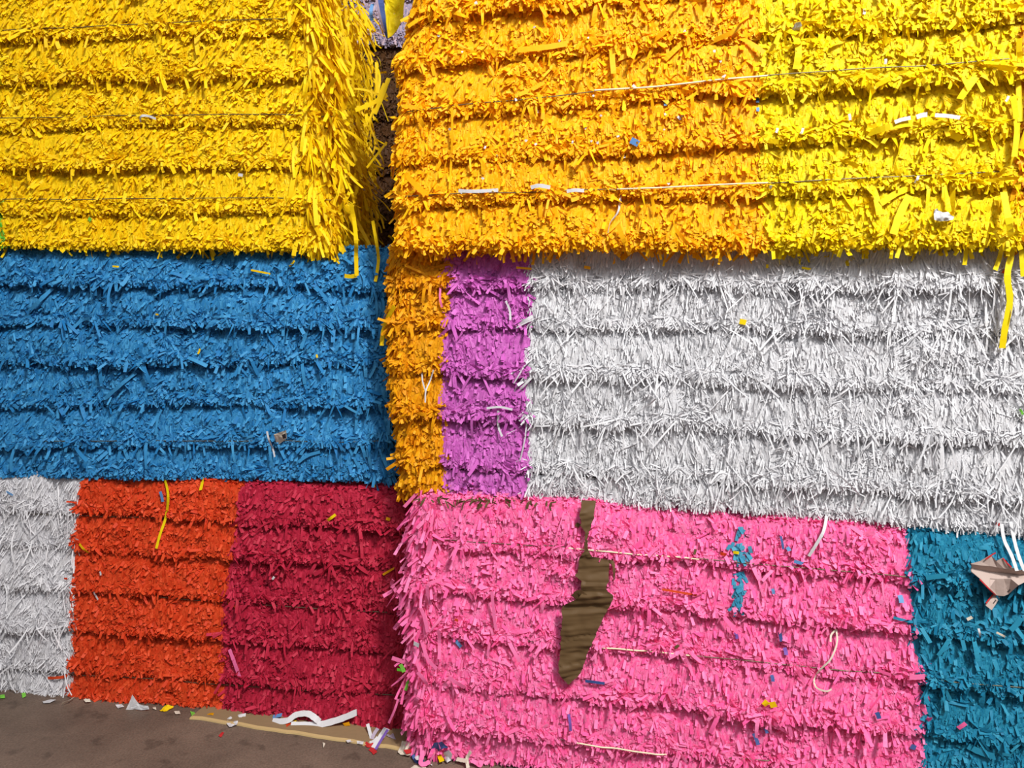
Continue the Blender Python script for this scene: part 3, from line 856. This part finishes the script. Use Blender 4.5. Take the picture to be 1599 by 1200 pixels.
for x, y, dx, dy, w, m_, lb in [(1155, 502, 10, 2, 0.014, 'yellow_right', 'yellow fleck'), (912, 417, 10, 2, 0.008, 'orange', 'orange fleck'), (1196, 416, 4, 0, 0.010, 'yellow_right', 'yellow fleck'),
                                (1566, 423, 6, 4, 0.010, 'vermilion', 'orange fleck'), (1252, 418, 14, 3, 0.006, 'yellow_right', 'yellow strip'), (806, 418, 24, 2, 0.006, 'orange', 'orange strip'),
                                (1016, 786, 8, 4, 0.012, 'crimson', 'crimson fleck'), (1555, 818, 6, 2, 0.008, 'red', 'red fleck'), (1592, 640, 4, 8, 0.008, 'lime', 'green fleck')]:
    stray(D, rD, x, y, dx, dy, w, m_, lb)
for x, y, dx, dy, w, m_, lb in [(250, 768, 4, 16, 0.010, 'sky', 'blue strip'), (10, 768, 10, 6, 0.007, 'sky', 'blue strip'), (504, 818, 20, -14, 0.009, 'yellow_right', 'yellow strip'),
                                (598, 898, 22, -14, 0.007, 'orange', 'orange strip'), (425, 905, 3, -4, 0.007, 'white', 'white fleck'), (506, 1006, 1, 4, 0.008, 'white', 'white fleck'),
                                (145, 925, 8, 12, 0.006, 'white', 'white strip'), (156, 893, 1, 6, 0.006, 'white', 'white fleck'), (585, 1010, 2, 6, 0.007, 'pink', 'pink fleck'),
                                (124, 850, 14, 14, 0.008, 'yellow_left', 'yellow strip'), (603, 810, 6, 2, 0.010, 'orange', 'orange fleck'), (100, 904, 5, 0, 0.006, 'vermilion', 'orange fleck'),
                                (200, 733, 4, 4, 0.008, 'yellow_right', 'yellow fleck')]:
    stray(E, rE, x, y, dx, dy, w, m_, lb)
for x, y, dx, dy, w, m_, lb in [(707, 997, 13, 14, 0.011, 'sky', 'blue strip'), (914, 1064, 30, 4, 0.008, 'navy', 'blue strip'), (888, 1116, 3, 26, 0.008, 'violet', 'violet strip'),
                                (1034, 921, 54, 9, 0.006, 'vermilion', 'orange strip'), (1192, 1096, 6, 6, 0.016, 'yellow_left', 'yellow scrap'), (1202, 1102, 10, -2, 0.016, 'yellow_left', 'yellow scrap'),
                                (1125, 865, 9, 2, 0.009, 'vermilion', 'orange fleck'), (1145, 863, 9, 1, 0.008, 'yellow_right', 'yellow fleck'), (1219, 838, 4, 20, 0.006, 'navy', 'blue strip'),
                                (1229, 855, 4, 6, 0.010, 'sky', 'blue fleck'), (1240, 877, 14, 4, 0.009, 'sky', 'blue strip'), (1206, 920, 2, 8, 0.008, 'sky', 'blue fleck'),
                                (1405, 930, 3, 12, 0.012, 'sky', 'blue strip'), (1369, 1113, 4, 10, 0.011, 'navy', 'blue strip'), (1225, 1012, 3, 12, 0.010, 'violet', 'violet strip'),
                                (1217, 988, 3, 14, 0.009, 'navy', 'blue strip'), (1205, 1055, 2, 10, 0.009, 'navy', 'blue strip'), (1177, 1146, 7, 18, 0.010, 'navy', 'blue strip'),
                                (1194, 1138, 4, 8, 0.008, 'navy', 'blue fleck'), (1422, 1166, 8, 3, 0.014, 'navy', 'blue scrap'), (1148, 988, 3, 10, 0.008, 'violet', 'violet fleck'),
                                (1496, 1138, 12, -8, 0.011, 'pink', 'pink strip'), (1510, 968, 8, -4, 0.008, 'cream', 'cream fleck'), (1428, 914, 6, 3, 0.009, 'pink', 'pink fleck'),
                                (1427, 997, 5, -3, 0.009, 'pink', 'pink fleck'), (646, 1005, 8, 4, 0.012, 'white', 'white fleck'), (710, 968, 5, 2, 0.008, 'vermilion', 'orange fleck'),
                                (905, 822, -6, -3, 0.012, 'kraft', 'brown fleck'), (1084, 866, 2, -8, 0.007, 'kraft', 'brown fleck'), (1054, 1012, 6, -4, 0.008, 'kraft', 'brown fleck'),
                                (1528, 982, 3, 16, 0.005, 'white', 'white strip'), (1518, 995, 3, 8, 0.005, 'white', 'white strip'), (1556, 988, 22, 12, 0.005, 'cream', 'cream strip'),
                                (625, 1038, 6, 12, 0.012, 'lime', 'green strip'), (620, 1046, 10, 2, 0.008, 'lime', 'green fleck'), (637, 1063, -4, 16, 0.009, 'lime', 'green strip')]:
    stray(F, rF, x, y, dx, dy, w, m_, lb, c=0.014 if x > 700 else 0.05)

# the thin teal streak running down through the pink
tb = Buf()
ys = rng.uniform(822, 955, 95); ys = ys[(ys < 838) | (ys > 845)]
xs = 1155 + rng.normal(0, 1, len(ys)) * np.where((ys > 845) & (ys < 868), 8, 4.5) - (ys - 880) * 0.02
keep = ~((ys > 880) & (ys < 892)); xs, ys = xs[keep], ys[keep]
rts = np.array([F.surf(x, y, 0.006) for x, y in zip(xs, ys)])
n_ = len(rts); ang = rng.normal(0, 0.6, n_)
strips(tb, rts, np.cos(ang)[:, None] * DOWN + np.sin(ang)[:, None] * F.P.t, np.broadcast_to(F.P.n, (n_, 3)), rng.uniform(0.012, 0.024, n_), rng.uniform(0.006, 0.011, n_),
       rng.uniform(0.1, 0.4, n_), rng.normal(-0.1, 0.1, n_), rng.normal(0, 0.3, n_), 0.0, K=3)
tag(tb.build('shredded_paper', M['light_teal'], rF), 'thin teal streak down through the pink', kind='stuff')

# green-brown litter caught along the seam above the pink bale
tb = Buf()
pts = np.array([F.surf(x, 779 + 0.03 * (x - 660) + rng.normal(0, 3), 0.02) for x in rng.uniform(655, 860, 60)])
n_ = len(pts); ang = rng.normal(0, 1.0, n_)
strips(tb, pts, np.cos(ang)[:, None] * DOWN + np.sin(ang)[:, None] * F.P.t, np.broadcast_to(F.P.n, (n_, 3)), rng.uniform(0.01, 0.025, n_), rng.uniform(0.003, 0.007, n_),
       rng.uniform(0.0, 0.5, n_), -0.1, rng.normal(0, 0.4, n_), 0.0, K=3)
tag(tb.build('litter_seam', M['kraft'], rF), 'brown bits along the top edge', kind='stuff')

# ------------------------------------------------------------------ single scraps resting on the bales (things)
def on(bale, pts, c):
    return [bale.surf(x, y, c) for x, y in pts]


def top_scrap(bale, pts, mat, label, c=0.02, seed=1, name='paper_scrap', cat='paper scrap', crumple=0.005):
    o = scrap(on(bale, pts, c), M[mat], name, nrm=bale.P.n, seed=seed, crumple=crumple)
    return tag(o, label, cat)


top_scrap(B, [(1237, 45), (1242, 36), (1250, 35), (1252, 41), (1246, 50), (1233, 53)], 'white', 'small white paper scrap high on the bright yellow layer', seed=2)
top_scrap(B, [(1459, 328), (1464, 325), (1472, 332), (1481, 331), (1484, 335), (1491, 338), (1489, 343), (1478, 345), (1468, 346), (1459, 343)], 'white',
          'crumpled white paper scrap near the lower edge of the bright yellow layer', seed=5, crumple=0.010)
hang_on(B, None, [(1397, 191), (1408, 187), (1422, 184)], 0.009, 'white', 'paper_strip', 0.030, 'left piece of the three white strips lying across the bright yellow layer', top=True)
hang_on(B, None, [(1431, 183), (1440, 180), (1448, 179)], 0.011, 'white', 'paper_strip', 0.030, 'middle piece of the three white strips lying across the bright yellow layer', top=True)
hang_on(B, None, [(1460, 180), (1478, 181), (1499, 184)], 0.009, 'white', 'paper_strip', 0.030, 'right and longest piece of the three white strips across the bright yellow layer', top=True)
hang_on(B, None, [(969, 303), (968, 318), (964, 333), (953, 348), (949, 364)], 0.006, 'white', 'paper_strip', 0.022, 'thin wavy white strip dangling from the wire on the amber layer', top=True, twist=2.0)
hang_on(B, None, [(829, 293), (842, 290), (859, 293)], 0.010, 'white', 'paper_strip', 0.020, 'short white strip on the lower wire of the amber layer, left piece', top=True)
hang_on(B, None, [(885, 299), (898, 297), (912, 298)], 0.009, 'white', 'paper_strip', 0.020, 'short white strip on the lower wire of the amber layer, right of another', top=True)
hang_on(B, None, [(716, 298), (740, 299), (778, 297)], 0.009, 'white', 'paper_strip', 0.020, 'white strip with broken pieces near the left end of the lower wire on amber', top=True)
hang_on(A, None, [(217, 191), (220, 182), (230, 181), (244, 186)], 0.007, 'white', 'paper_strip', 0.020, 'bent white paper strip on the wire of the top left yellow bale', top=True)
g = empty('paper_tag', tuple(C.surf(437, 684, 0.03)), 'small grey white paper tag with a dark blotch stuck on the blue bale', 'paper scrap')
scrap(on(C, [(427, 679), (447, 672), (448, 685), (433, 696)], 0.035), M['cream'], 'tag_paper', g, nrm=C.P.n, crumple=0.003)
scrap(on(C, [(440, 680), (446, 677), (447, 684), (442, 686)], 0.0385), M['ink'], 'dark_blotch', g, nrm=C.P.n, crumple=0.001)
hang_on(C, None, [(417, 674), (420, 688), (426, 702), (429, 714)], 0.006, 'white', 'paper_strip', 0.025, 'narrow white strip hanging beside the grey tag on the blue bale', top=True)
g = empty('twine', tuple(D.surf(665, 610, 0.02)), 'forked white string hanging on the orange layer', 'string')
hang_on(D, g, [(677, 578), (672, 594), (665, 611), (664, 629)], 0.004, 'white', 'string_strand', 0.02)
hang_on(D, g, [(659, 581), (660, 596), (665, 612)], 0.004, 'white', 'string_strand', 0.02)
hang_on(E, None, [(254, 740), (262, 770), (260, 805), (250, 835), (244, 857)], 0.009, 'yellow_right', 'paper_strip', 0.022, 'long yellow strip hanging down the vermilion layer', top=True)
hang_on(E, None, [(250, 742), (268, 738), (277, 735), (286, 727)], 0.012, 'yellow_right', 'paper_strip', 0.022, 'bent yellow strip along the top edge of the vermilion layer', top=True)
hang_on(E, None, [(293, 730), (305, 739), (315, 745), (316, 752), (313, 766)], 0.011, 'yellow_right', 'paper_strip', 0.022, 'hooked yellow strip at the top of the vermilion layer', top=True)
hang_on(E, None, [(583, 750), (582, 762)], 0.010, 'yellow_right', 'paper_strip', 0.025, 'short yellow strip at the top of the crimson layer', top=True)
hang_on(F, None, [(1306, 983), (1307, 1005), (1297, 1030), (1282, 1045), (1272, 1060), (1275, 1075), (1290, 1080), (1299, 1078)], 0.0045, 'cream', 'paper_strip', 0.020,
        'long thin pale strip curling down the right half of the pink layer', top=True)
hang_on(F, None, [(1297, 1003), (1298, 992), (1305, 984)], 0.005, 'cream', 'paper_strip', 0.020, 'short pale strip just above the long curling one on the pink layer', top=True)

# brown torn crepe sheet caught in the pink bale
left_e = [(787, 908), (805, 906), (820, 908), (830, 914), (855, 914), (870, 905), (893, 903), (896, 898), (905, 909), (924, 909), (932, 900), (940, 885), (948, 877),
          (960, 880), (985, 877), (1010, 876), (1045, 873), (1058, 880), (1066, 887)]
right_e = [(787, 930), (805, 928), (828, 921), (840, 918), (858, 920), (868, 925), (874, 950), (880, 953), (905, 950), (910, 947), (918, 948), (926, 960), (935, 956),
           (952, 948), (968, 940), (985, 932), (1000, 926), (1018, 918), (1038, 912), (1052, 905), (1060, 896), (1066, 890)]
le, re_ = np.array(left_e, float), np.array(right_e, float)
yy = np.linspace(784, 1066, 120); uu = np.linspace(0, 1, 16)
G = np.empty((len(yy), len(uu), 3))
for i, y in enumerate(yy):
    xl = np.interp(y, le[:, 0], le[:, 1]) + 1.2 * noise(y * 0.35, 3.0); xr = np.interp(y, re_[:, 0], re_[:, 1]) + 1.2 * noise(y * 0.35, 9.0)
    for j, u in enumerate(uu):
        x = xl + (xr - xl) * u
        a_, z_ = F.P.az(x, y, 0.04)
        fold = 0.006 * noise(y * 0.10 + u * 0.8, 2.0 + u) + 0.0028 * noise(y * 0.34 + u * 1.4, 7.0) + 0.0012 * noise(y * 0.9 + u * 2, x * .05)
        for yc, amp_, s_ in ((909, 0.010, 0.25), (924, 0.008, 0.3), (1003, 0.006, -1.6), (1040, 0.006, -0.6)):
            dy = y - yc - s_ * 10 * u
            fold += amp_ * np.exp(-max(dy, 0) / 14.0) * (1 if dy > -2 else 0) - amp_ * 0.4 * np.exp(-(dy / 3) ** 2)
        base = 0.25 * float(F.disp(np.array([a_]), np.array([z_]))[0]) + 0.75 * 0.034
        base += (0.012 if y > 800 else 0.012 * (y - 784) / 16 - 0.0)
        G[i, j] = F.P.pos(np.array(a_), np.array(z_), base + 0.012 + fold)
rb_ = empty('kraft_sheet', tuple(G[60, 8]), 'torn brown crepe paper sheet hanging down the pink bale', 'paper sheet')
b = Buf(); b.grid(G, 0.5); b.grid(G[::-1] - F.P.n * 0.0008, 0.5)
b.build('torn_sheet', M['kraft'], rb_, smooth=True)
ribbon_path([F.surf(950, 877, 0.028), F.surf(957, 880, 0.034), F.surf(959, 892, 0.034), F.surf(959, 906, 0.026)], 0.011, M['kraft'], 'torn_flap', rb_, face=F.P.t * 0.5 + F.P.n, twist=0.7)
ribbon_path([F.surf(898, 935, 0.024), F.surf(905, 928, 0.034), F.surf(912, 934, 0.038), F.surf(911, 944, 0.030), F.surf(906, 953, 0.022)], 0.026, M['kraft'], 'torn_flap', rb_, face=F.P.n, twist=-0.5)

# grey cardboard piece stuck on the teal layer
g = empty('torn_cardboard', tuple(F.surf(1560, 900, 0.05)), 'torn greyish cardboard piece with red edges stuck on the teal layer', 'cardboard')


def rule(rows, mat, name, parent, th=0.0018):
    """A bent board: rows of picture points with an offset each, front, back and rim."""
    Gd = np.array([[F.surf(x, y, c) for (x, y, c) in r] for r in rows])
    nn = F.P.n * th
    bb = Buf(); bb.grid(Gd + nn, 0.6); bb.grid(Gd[::-1] - nn, 0.6)
    loop = np.concatenate([Gd[0], Gd[1:, -1], Gd[-1][::-1][1:], Gd[::-1, 0][1:]])
    bb.grid(np.stack([loop + nn, loop - nn]), 0.3)
    return bb.build(name, M[mat], parent)


rule([[(1516, 881, .03), (1531, 877, .035), (1547, 867, .045), (1556, 877, .045), (1566, 872, .045), (1578, 886, .045), (1592, 891, .045), (1612, 888, .045)],
      [(1517, 882, .03), (1530, 883, .036), (1545, 884, .040), (1556, 886, .040), (1567, 888, .040), (1578, 889, .040), (1592, 891.5, .040), (1612, 890, .04)],
      [(1517, 887, .026), (1530, 890, .022), (1545, 893, .018), (1556, 894, .016), (1567, 895, .016), (1578, 896, .016), (1592, 898, .018), (1612, 896, .02)],
      [(1516, 892, .03), (1530, 900, .030), (1545, 903, .030), (1556, 904, .030), (1567, 904, .030), (1578, 904, .030), (1592, 904, .030), (1612, 899, .03)],
      [(1516.5, 894, .03), (1530, 904, .036), (1545, 920, .042), (1556, 930, .046), (1567, 931, .046), (1574, 928, .045), (1590, 914, .042), (1612, 903, .035)]],
     'card', 'folded_board', g)
rule([[(1552, 928, .034), (1561, 932, .034)], [(1545, 938, .034), (1555, 943, .034)], [(1539, 946, .034), (1548, 953, .034)]], 'card', 'board_tab', g)
ribbon_path([F.surf(1539, 874, .046), F.surf(1549, 867, .049), F.surf(1555, 864, .050)], 0.003, M['red'], 'red_edge', g, face=F.P.n)
ribbon_path([F.surf(1566, 872, .049), F.surf(1572, 879, .049), F.surf(1579, 886, .049)], 0.003, M['red'], 'red_edge', g, face=F.P.n)
ribbon_path([F.surf(1530, 905, .040), F.surf(1545, 920.5, .045), F.surf(1555, 930, .049)], 0.003, M['red'], 'red_edge', g, face=F.P.n)
ribbon_path([F.surf(1551, 929, .038), F.surf(1545, 936, .038), F.surf(1540, 943, .038)], 0.003, M['red'], 'red_edge', g, face=F.P.n)
scrap([F.surf(*q, .0505) for q in ((1572, 925), (1577, 920), (1578, 922), (1574, 926))], M['ink'], 'printed_mark', g, nrm=F.P.n, crumple=0)  # dark patches put where the board has slot holes
scrap([F.surf(*q, .0385) for q in ((1551, 942), (1555, 937), (1556, 938), (1552, 943))], M['ink'], 'printed_mark', g, nrm=F.P.n, crumple=0)

# ------------------------------------------------------------------ what shows through the gap between the two top bales
bp = right_plane(-1.35)
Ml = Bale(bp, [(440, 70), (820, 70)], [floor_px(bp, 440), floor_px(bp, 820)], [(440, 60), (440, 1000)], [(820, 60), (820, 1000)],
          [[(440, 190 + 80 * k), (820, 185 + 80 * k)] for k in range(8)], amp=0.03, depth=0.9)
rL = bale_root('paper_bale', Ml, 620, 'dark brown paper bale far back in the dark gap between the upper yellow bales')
fill_section(Ml, rL, M['dark_kraft'], [(440, 60), (440, 1000)], [(820, 60), (820, 1000)], 'leaf', None, vis=(540, 660))  # added bale; the darkness of the cavity is put into its colour
Mx = Bale(bp, [(440, -190), (820, -190)], [(440, 68), (820, 68)], [(440, -190), (440, 200)], [(820, -190), (820, 200)],
          [[(440, -120 + 60 * k), (820, -124 + 60 * k)] for k in range(3)], amp=0.03, depth=0.9)
rM = bale_root('paper_bale', Mx, 620, 'pale lilac paper bale far behind, seen at the top of the gap')
fill_section(Mx, rM, M['mixed'], [(440, -190), (440, 200)], [(820, -190), (820, 200)], 'leaf', None, vis=(540, 660))
gp = right_plane(-0.12)


def at(pl, x, y, o=0.0):
    a_, z_ = pl.az(x, y, o)
    return pl.pos(np.array(a_), np.array(z_), o)


tag(scrap([at(gp, *q) for q in ((598, -22), (634, -22), (631, 5), (629, 28), (622, 44), (612, 56), (606, 60), (603, 35), (600, 5))], M['yellow_right'], 'paper_sheet', nrm=gp.n, crumple=0.004, seed=3, n=14),
    'smooth yellow paper sheet wedged in the gap between the top bales', 'paper sheet')
gq = right_plane(-0.26)
tag(ribbon_path([at(gq, 591, -20), at(gq, 594, 0, .01), at(gq, 598, 24), at(gq, 602, 44, .01), at(gq, 608, 60)], 0.019, M['navy'], 'ribbon_strip', face=gq.n, twist=0.7),
    'dark blue ribbon strip hanging beside the yellow sheet in the gap', 'ribbon')
tag(ribbon_path([at(gq, 585, -20, .02), at(gq, 589, 5, .02), at(gq, 594, 28, .02), at(gq, 600, 50, .02)], 0.008, M['mixed'], 'ribbon_strip', face=gq.n, twist=-0.5),
    'pale lilac ribbon strip left of the dark blue one in the gap', 'ribbon')
tag(ribbon_path([at(gq, 582, 6), at(gq, 579, 18, .02), at(gq, 581, 32)], 0.011, M['sky'], 'ribbon_strip', face=gq.n, twist=0.9),
    'short bright blue strip leftmost in the gap', 'ribbon')

# ------------------------------------------------------------------ the floor sheet and the litter
c0, c1 = floor_pt(300, 1121), floor_pt(775, 1193)
dirc = norm(c1 - c0); inn = np.array([-dirc[1], dirc[0], 0]) 
cb = empty('cardboard_sheet', tuple((c0 + c1) / 2), 'flat tan cardboard sheet sticking out on the floor below the crimson layer', 'cardboard')
b = Buf(); e = Buf()
ks = np.linspace(0, 1, 60)
edge_w = np.array([c0 + (c1 - c0) * k - inn * 0.004 * noise(k * 30, 1.0) for k in ks])
hz = 0.006
b.grid(np.stack([edge_w + inn * 0.002 + [0, 0, hz], edge_w + inn * 0.05 + [0, 0, hz], edge_w + inn * 0.26 + [0, 0, hz]]), 0.5)
b.build('sheet_top', M['tan_card'], cb)
e.grid(np.stack([edge_w - inn * 0.010 + [0, 0, 0.0005], edge_w - inn * 0.009 + [0, 0, hz * 0.9], edge_w + inn * 0.002 + [0, 0, hz + 0.0004]]), 0.5)
e.build('pale_edge', M['card_edge'], cb)


def foot(x, y, z=0.006):
    '''A picture point on the floor, or on the face of the bale where the floor ends.'''
    p = floor_pt(x, y, z)
    bale = E if x < 630 else F
    a_, z_ = bale.P.az(x, y, 0.03)
    lim = float(bale.disp(np.array([a_]), np.array([max(z_, 0.02)]))[0]) + 0.02
    if np.dot(p - bale.P.p, bale.P.n) < lim:
        for _ in range(3):
            a_, z_ = bale.P.az(x, y, lim)
        return bale.P.pos(np.array(a_), np.array(max(z_, z)), lim)
    return p


def floor_scrap(pts, mat, label, z=0.006, seed=1, name='paper_scrap', cat='paper scrap', crumple=0.003, lift=0.0):
    P3 = [foot(x, y, z) + np.array([0, 0, lift * k]) for k, (x, y) in enumerate(pts)]
    o = scrap(P3, M[mat], name, nrm=(0, -0.3, 1), seed=seed, crumple=crumple)
    return tag(o, label, cat)


def floor_strip(pts, w, mat, label, name='paper_strip', cat='paper strip', face=(0, -0.6, 0.8), twist=0.0, zs=None, tint=0.6):
    P3 = [foot(x, y, 0.006 + (zs[i] if zs else 0)) for i, (x, y) in enumerate(pts)]
    return tag(ribbon_path(P3, w, M[mat], name, face=face, twist=twist, tint=tint), label, cat)


# the upright white triangle leaning on the vermilion layer
pl = Plane(floor_pt(215, 1110), yaw_l)
tag(scrap([at(pl, 206, 1086), at(pl, 216, 1101), at(pl, 231, 1103), at(pl, 232, 1109), at(pl, 197, 1109)], M['soft_white'], 'paper_scrap', nrm=pl.n, crumple=0.003),
    'white triangular paper scrap standing at the foot of the vermilion layer', 'paper scrap')
floor_scrap([(66, 1095), (80, 1092), (88, 1094), (78, 1098), (68, 1099)], 'soft_white', 'flat white scrap on the floor below the left white layer')
floor_scrap([(34, 1084), (40, 1083), (41, 1088), (35, 1090)], 'lime', 'tiny green scrap at the foot of the left white layer')
floor_scrap([(0, 1086), (7, 1085), (8, 1090), (0, 1091)], 'lime', 'tiny green scrap at the left border of the floor')
floor_scrap([(96, 1102), (112, 1094), (117, 1092), (110, 1099), (98, 1104)], 'cream', 'narrow cream sliver on the floor beside the vermilion corner', lift=0.004)
floor_scrap([(130, 1093), (140, 1092), (142, 1097), (134, 1098)], 'cream', 'small crumpled cream scrap right of the vermilion corner')
floor_scrap([(180, 1101), (190, 1100), (194, 1104), (184, 1106)], 'soft_white', 'small white scrap left of the upright triangle')
floor_scrap([(249, 1110), (258, 1104), (271, 1102), (268, 1107), (256, 1111)], 'yellow_left', 'small yellow scrap at the foot of the vermilion layer', crumple=0.006)
floor_scrap([(238, 1104), (243, 1104), (244, 1108), (239, 1108)], 'cream', 'tiny pale crumb right of the upright triangle')
floor_scrap([(272, 1112), (280, 1111), (282, 1116), (274, 1116)], 'cream', 'tiny pale crumb between the yellow and green scraps')
floor_scrap([(297, 1111), (303, 1112), (306, 1118), (300, 1120)], 'lime', 'small light green scrap below the vermilion layer')
floor_scrap([(322, 1113), (334, 1114), (333, 1118), (324, 1117)], 'orange', 'small orange scrap right of the green one')
floor_scrap([(350, 1125), (360, 1118), (363, 1122), (356, 1129)], 'soft_white', 'leftmost white scrap of the cluster below the crimson corner', crumple=0.006)
floor_scrap([(354, 1131), (364, 1126), (372, 1128), (370, 1134), (358, 1136)], 'soft_white', 'lower white scrap of the cluster below the crimson corner', crumple=0.006)
floor_scrap([(371, 1117), (384, 1114), (383, 1120), (374, 1124)], 'soft_white', 'right white scrap of the cluster below the crimson corner', crumple=0.006)
floor_scrap([(341, 1149), (347, 1143), (350, 1145), (345, 1151)], 'red', 'small red scrap alone on the open floor')
floor_scrap([(504, 1160), (508, 1162), (505, 1168)], 'cream', 'pale speck on the open floor')
floor_strip([(425, 1127), (448, 1126), (462, 1117), (480, 1115), (492, 1122), (499, 1128)], 0.020, 'soft_white', 'curled white strip at the foot of the crimson layer', zs=[0, .01, .025, .03, .02, .005])
floor_strip([(454, 1133), (480, 1133), (500, 1132), (530, 1124), (557, 1113)], 0.022, 'soft_white', 'long broad white strip at the foot of the crimson layer', zs=[0, 0, .004, .012, .02])
floor_strip([(426, 1120), (440, 1117)], 0.012, 'sky', 'pale blue scrap behind the curled white strip', name='paper_scrap', cat='paper scrap')
floor_scrap([(438, 1134), (448, 1128), (456, 1131), (446, 1137)], 'vermilion', 'brownish red scrap beside the curled white strip')
floor_scrap([(452, 1125), (463, 1125), (461, 1129), (453, 1129)], 'yellow_left', 'little yellow scrap under the curled white strip')
floor_scrap([(535, 1131), (545, 1127), (547, 1133), (538, 1134)], 'orange', 'dull orange scrap behind the broad white strip')
floor_scrap([(540, 1158), (550, 1155), (552, 1158), (543, 1161)], 'soft_white', 'left white scrap on the edge of the cardboard sheet')
floor_scrap([(557, 1158), (568, 1159), (567, 1164), (558, 1162)], 'soft_white', 'right white scrap on the edge of the cardboard sheet')
floor_strip([(574, 1131), (577, 1142), (580, 1154)], 0.010, 'soft_white', 'pale strip leaning left of the grey green ones', zs=[.02, .01, 0])
floor_strip([(590, 1138), (584, 1147), (581, 1155)], 0.011, 'mixed', 'grey strip right of the leaning pale one', zs=[.02, .01, 0])
g = empty('striped_strip', tuple(floor_pt(596, 1154, 0.01)), 'white strip with a blue stripe lying aslant by the pink bale', 'paper strip')
ribbon_path([foot(604, 1138, .03), foot(594, 1153, .02), foot(584, 1169, .008)], 0.020, M['soft_white'], 'white_band', g, face=(0, -.6, .8))
ribbon_path([foot(606, 1139, .032) - E.P.n * -0.003, foot(596.5, 1154, .022) + E.P.n * 0.003, foot(587, 1170, .010) + E.P.n * 0.003], 0.008, M['violet'], 'blue_stripe', g, face=(0, -.6, .8))
floor_strip([(570, 1161), (577, 1165), (585, 1162)], 0.012, 'red', 'upper red scrap by the striped strip', name='paper_scrap', cat='paper scrap')
floor_strip([(578, 1169), (583, 1173), (586, 1177)], 0.014, 'red', 'lower red scrap by the striped strip', name='paper_scrap', cat='paper scrap')
floor_strip([(577, 1161), (584, 1158), (590, 1152)], 0.010, 'soft_white', 'bent white strip between the grey strip and the striped one', zs=[0, .006, .015])
floor_scrap([(600, 1148), (614, 1146), (618, 1156), (606, 1152)], 'mixed', 'pale grey scrap tucked under the pink strands')
floor_scrap([(621, 1176), (628, 1160), (640, 1160), (646, 1170), (640, 1183), (628, 1180)], 'cream', 'crumpled greyish cream paper below the pink corner', crumple=0.010, seed=4)
floor_scrap([(630, 1172), (642, 1170), (643, 1175), (634, 1177)], 'red', 'faint red scrap on the crumpled cream paper', z=0.016)
floor_scrap([(641, 1180), (650, 1173), (660, 1176), (663, 1190), (652, 1192), (644, 1186)], 'navy', 'navy and white crumpled scrap under the pink strip', crumple=0.010, seed=6)
floor_scrap([(647, 1184), (655, 1181), (657, 1188), (650, 1189)], 'soft_white', 'white patch on the navy crumpled scrap', z=0.018, crumple=0.004)
floor_strip([(659, 1164), (659, 1180), (657, 1192), (663, 1194), (671, 1190)], 0.013, 'pink', 'bent pink strip hanging over the navy scrap onto the floor', zs=[.04, .025, .015, .012, .012])
floor_scrap([(670, 1172), (678, 1162), (690, 1161), (700, 1168), (690, 1173), (676, 1176)], 'navy', 'blue plastic scrap tucked under the pink bale', crumple=0.010, seed=8)
floor_strip([(676, 1173), (684, 1176), (688, 1184), (690, 1190)], 0.015, 'yellow_left', 'curled yellow strip on the floor below the pink bale', zs=[.012, .015, .012, .01])
floor_scrap([(693, 1176), (701, 1172), (706, 1178), (705, 1188), (698, 1191), (692, 1184)], 'soft_white', 'rounded white scrap right of the curled yellow strip', crumple=0.004, z=0.012)
floor_scrap([(690, 1178), (694, 1172), (698, 1173), (693, 1182)], 'magenta', 'small lilac scrap behind the rounded white one', z=0.008)
floor_strip([(713, 1186), (723, 1188), (730, 1189)], 0.012, 'cream', 'cream strip at the foot of the pink bale', zs=[.01, .015, .02])
floor_strip([(735, 1174), (729, 1186), (731, 1200)], 0.010, 'cream', 'forked pale strip crossing the cream one', zs=[.03, .02, .008])
floor_strip([(736, 1188), (744, 1192), (750, 1196), (752, 1188)], 0.012, 'pink', 'pink curl on the floor at the lower border', zs=[.01, .01, .01, .02])
floor_scrap([(641, 1200), (647, 1196), (664, 1197), (666, 1201), (650, 1203)], 'cream', 'cream scrap cut by the lower border of the picture')
floor_scrap([(672, 1195), (675, 1194), (675, 1197)], 'soft_white', 'tiny white crumb below the navy scrap')


# ------------------------------------------------------------------ repeats share a group
for o in list(scene.objects):
    if o.parent is not None or 'category' not in o: continue
    low = o.matrix_world.translation.z if o.type == 'EMPTY' else o.location.z
    kind_ = o.name.split('.')[0]
    if kind_ == 'paper_bale': o['group'] = 'stacked bales of shredded paper'
    elif kind_ == 'ribbon_strip': o['group'] = 'ribbon strips in the gap'
    elif kind_ == 'paper_scrap': o['group'] = 'paper scraps littering the floor' if low < 0.1 else 'scraps of paper stuck on the bales'
    elif kind_ == 'paper_strip': o['group'] = 'paper strips lying on the floor' if low < 0.1 else 'stray paper strips lying across the bales'
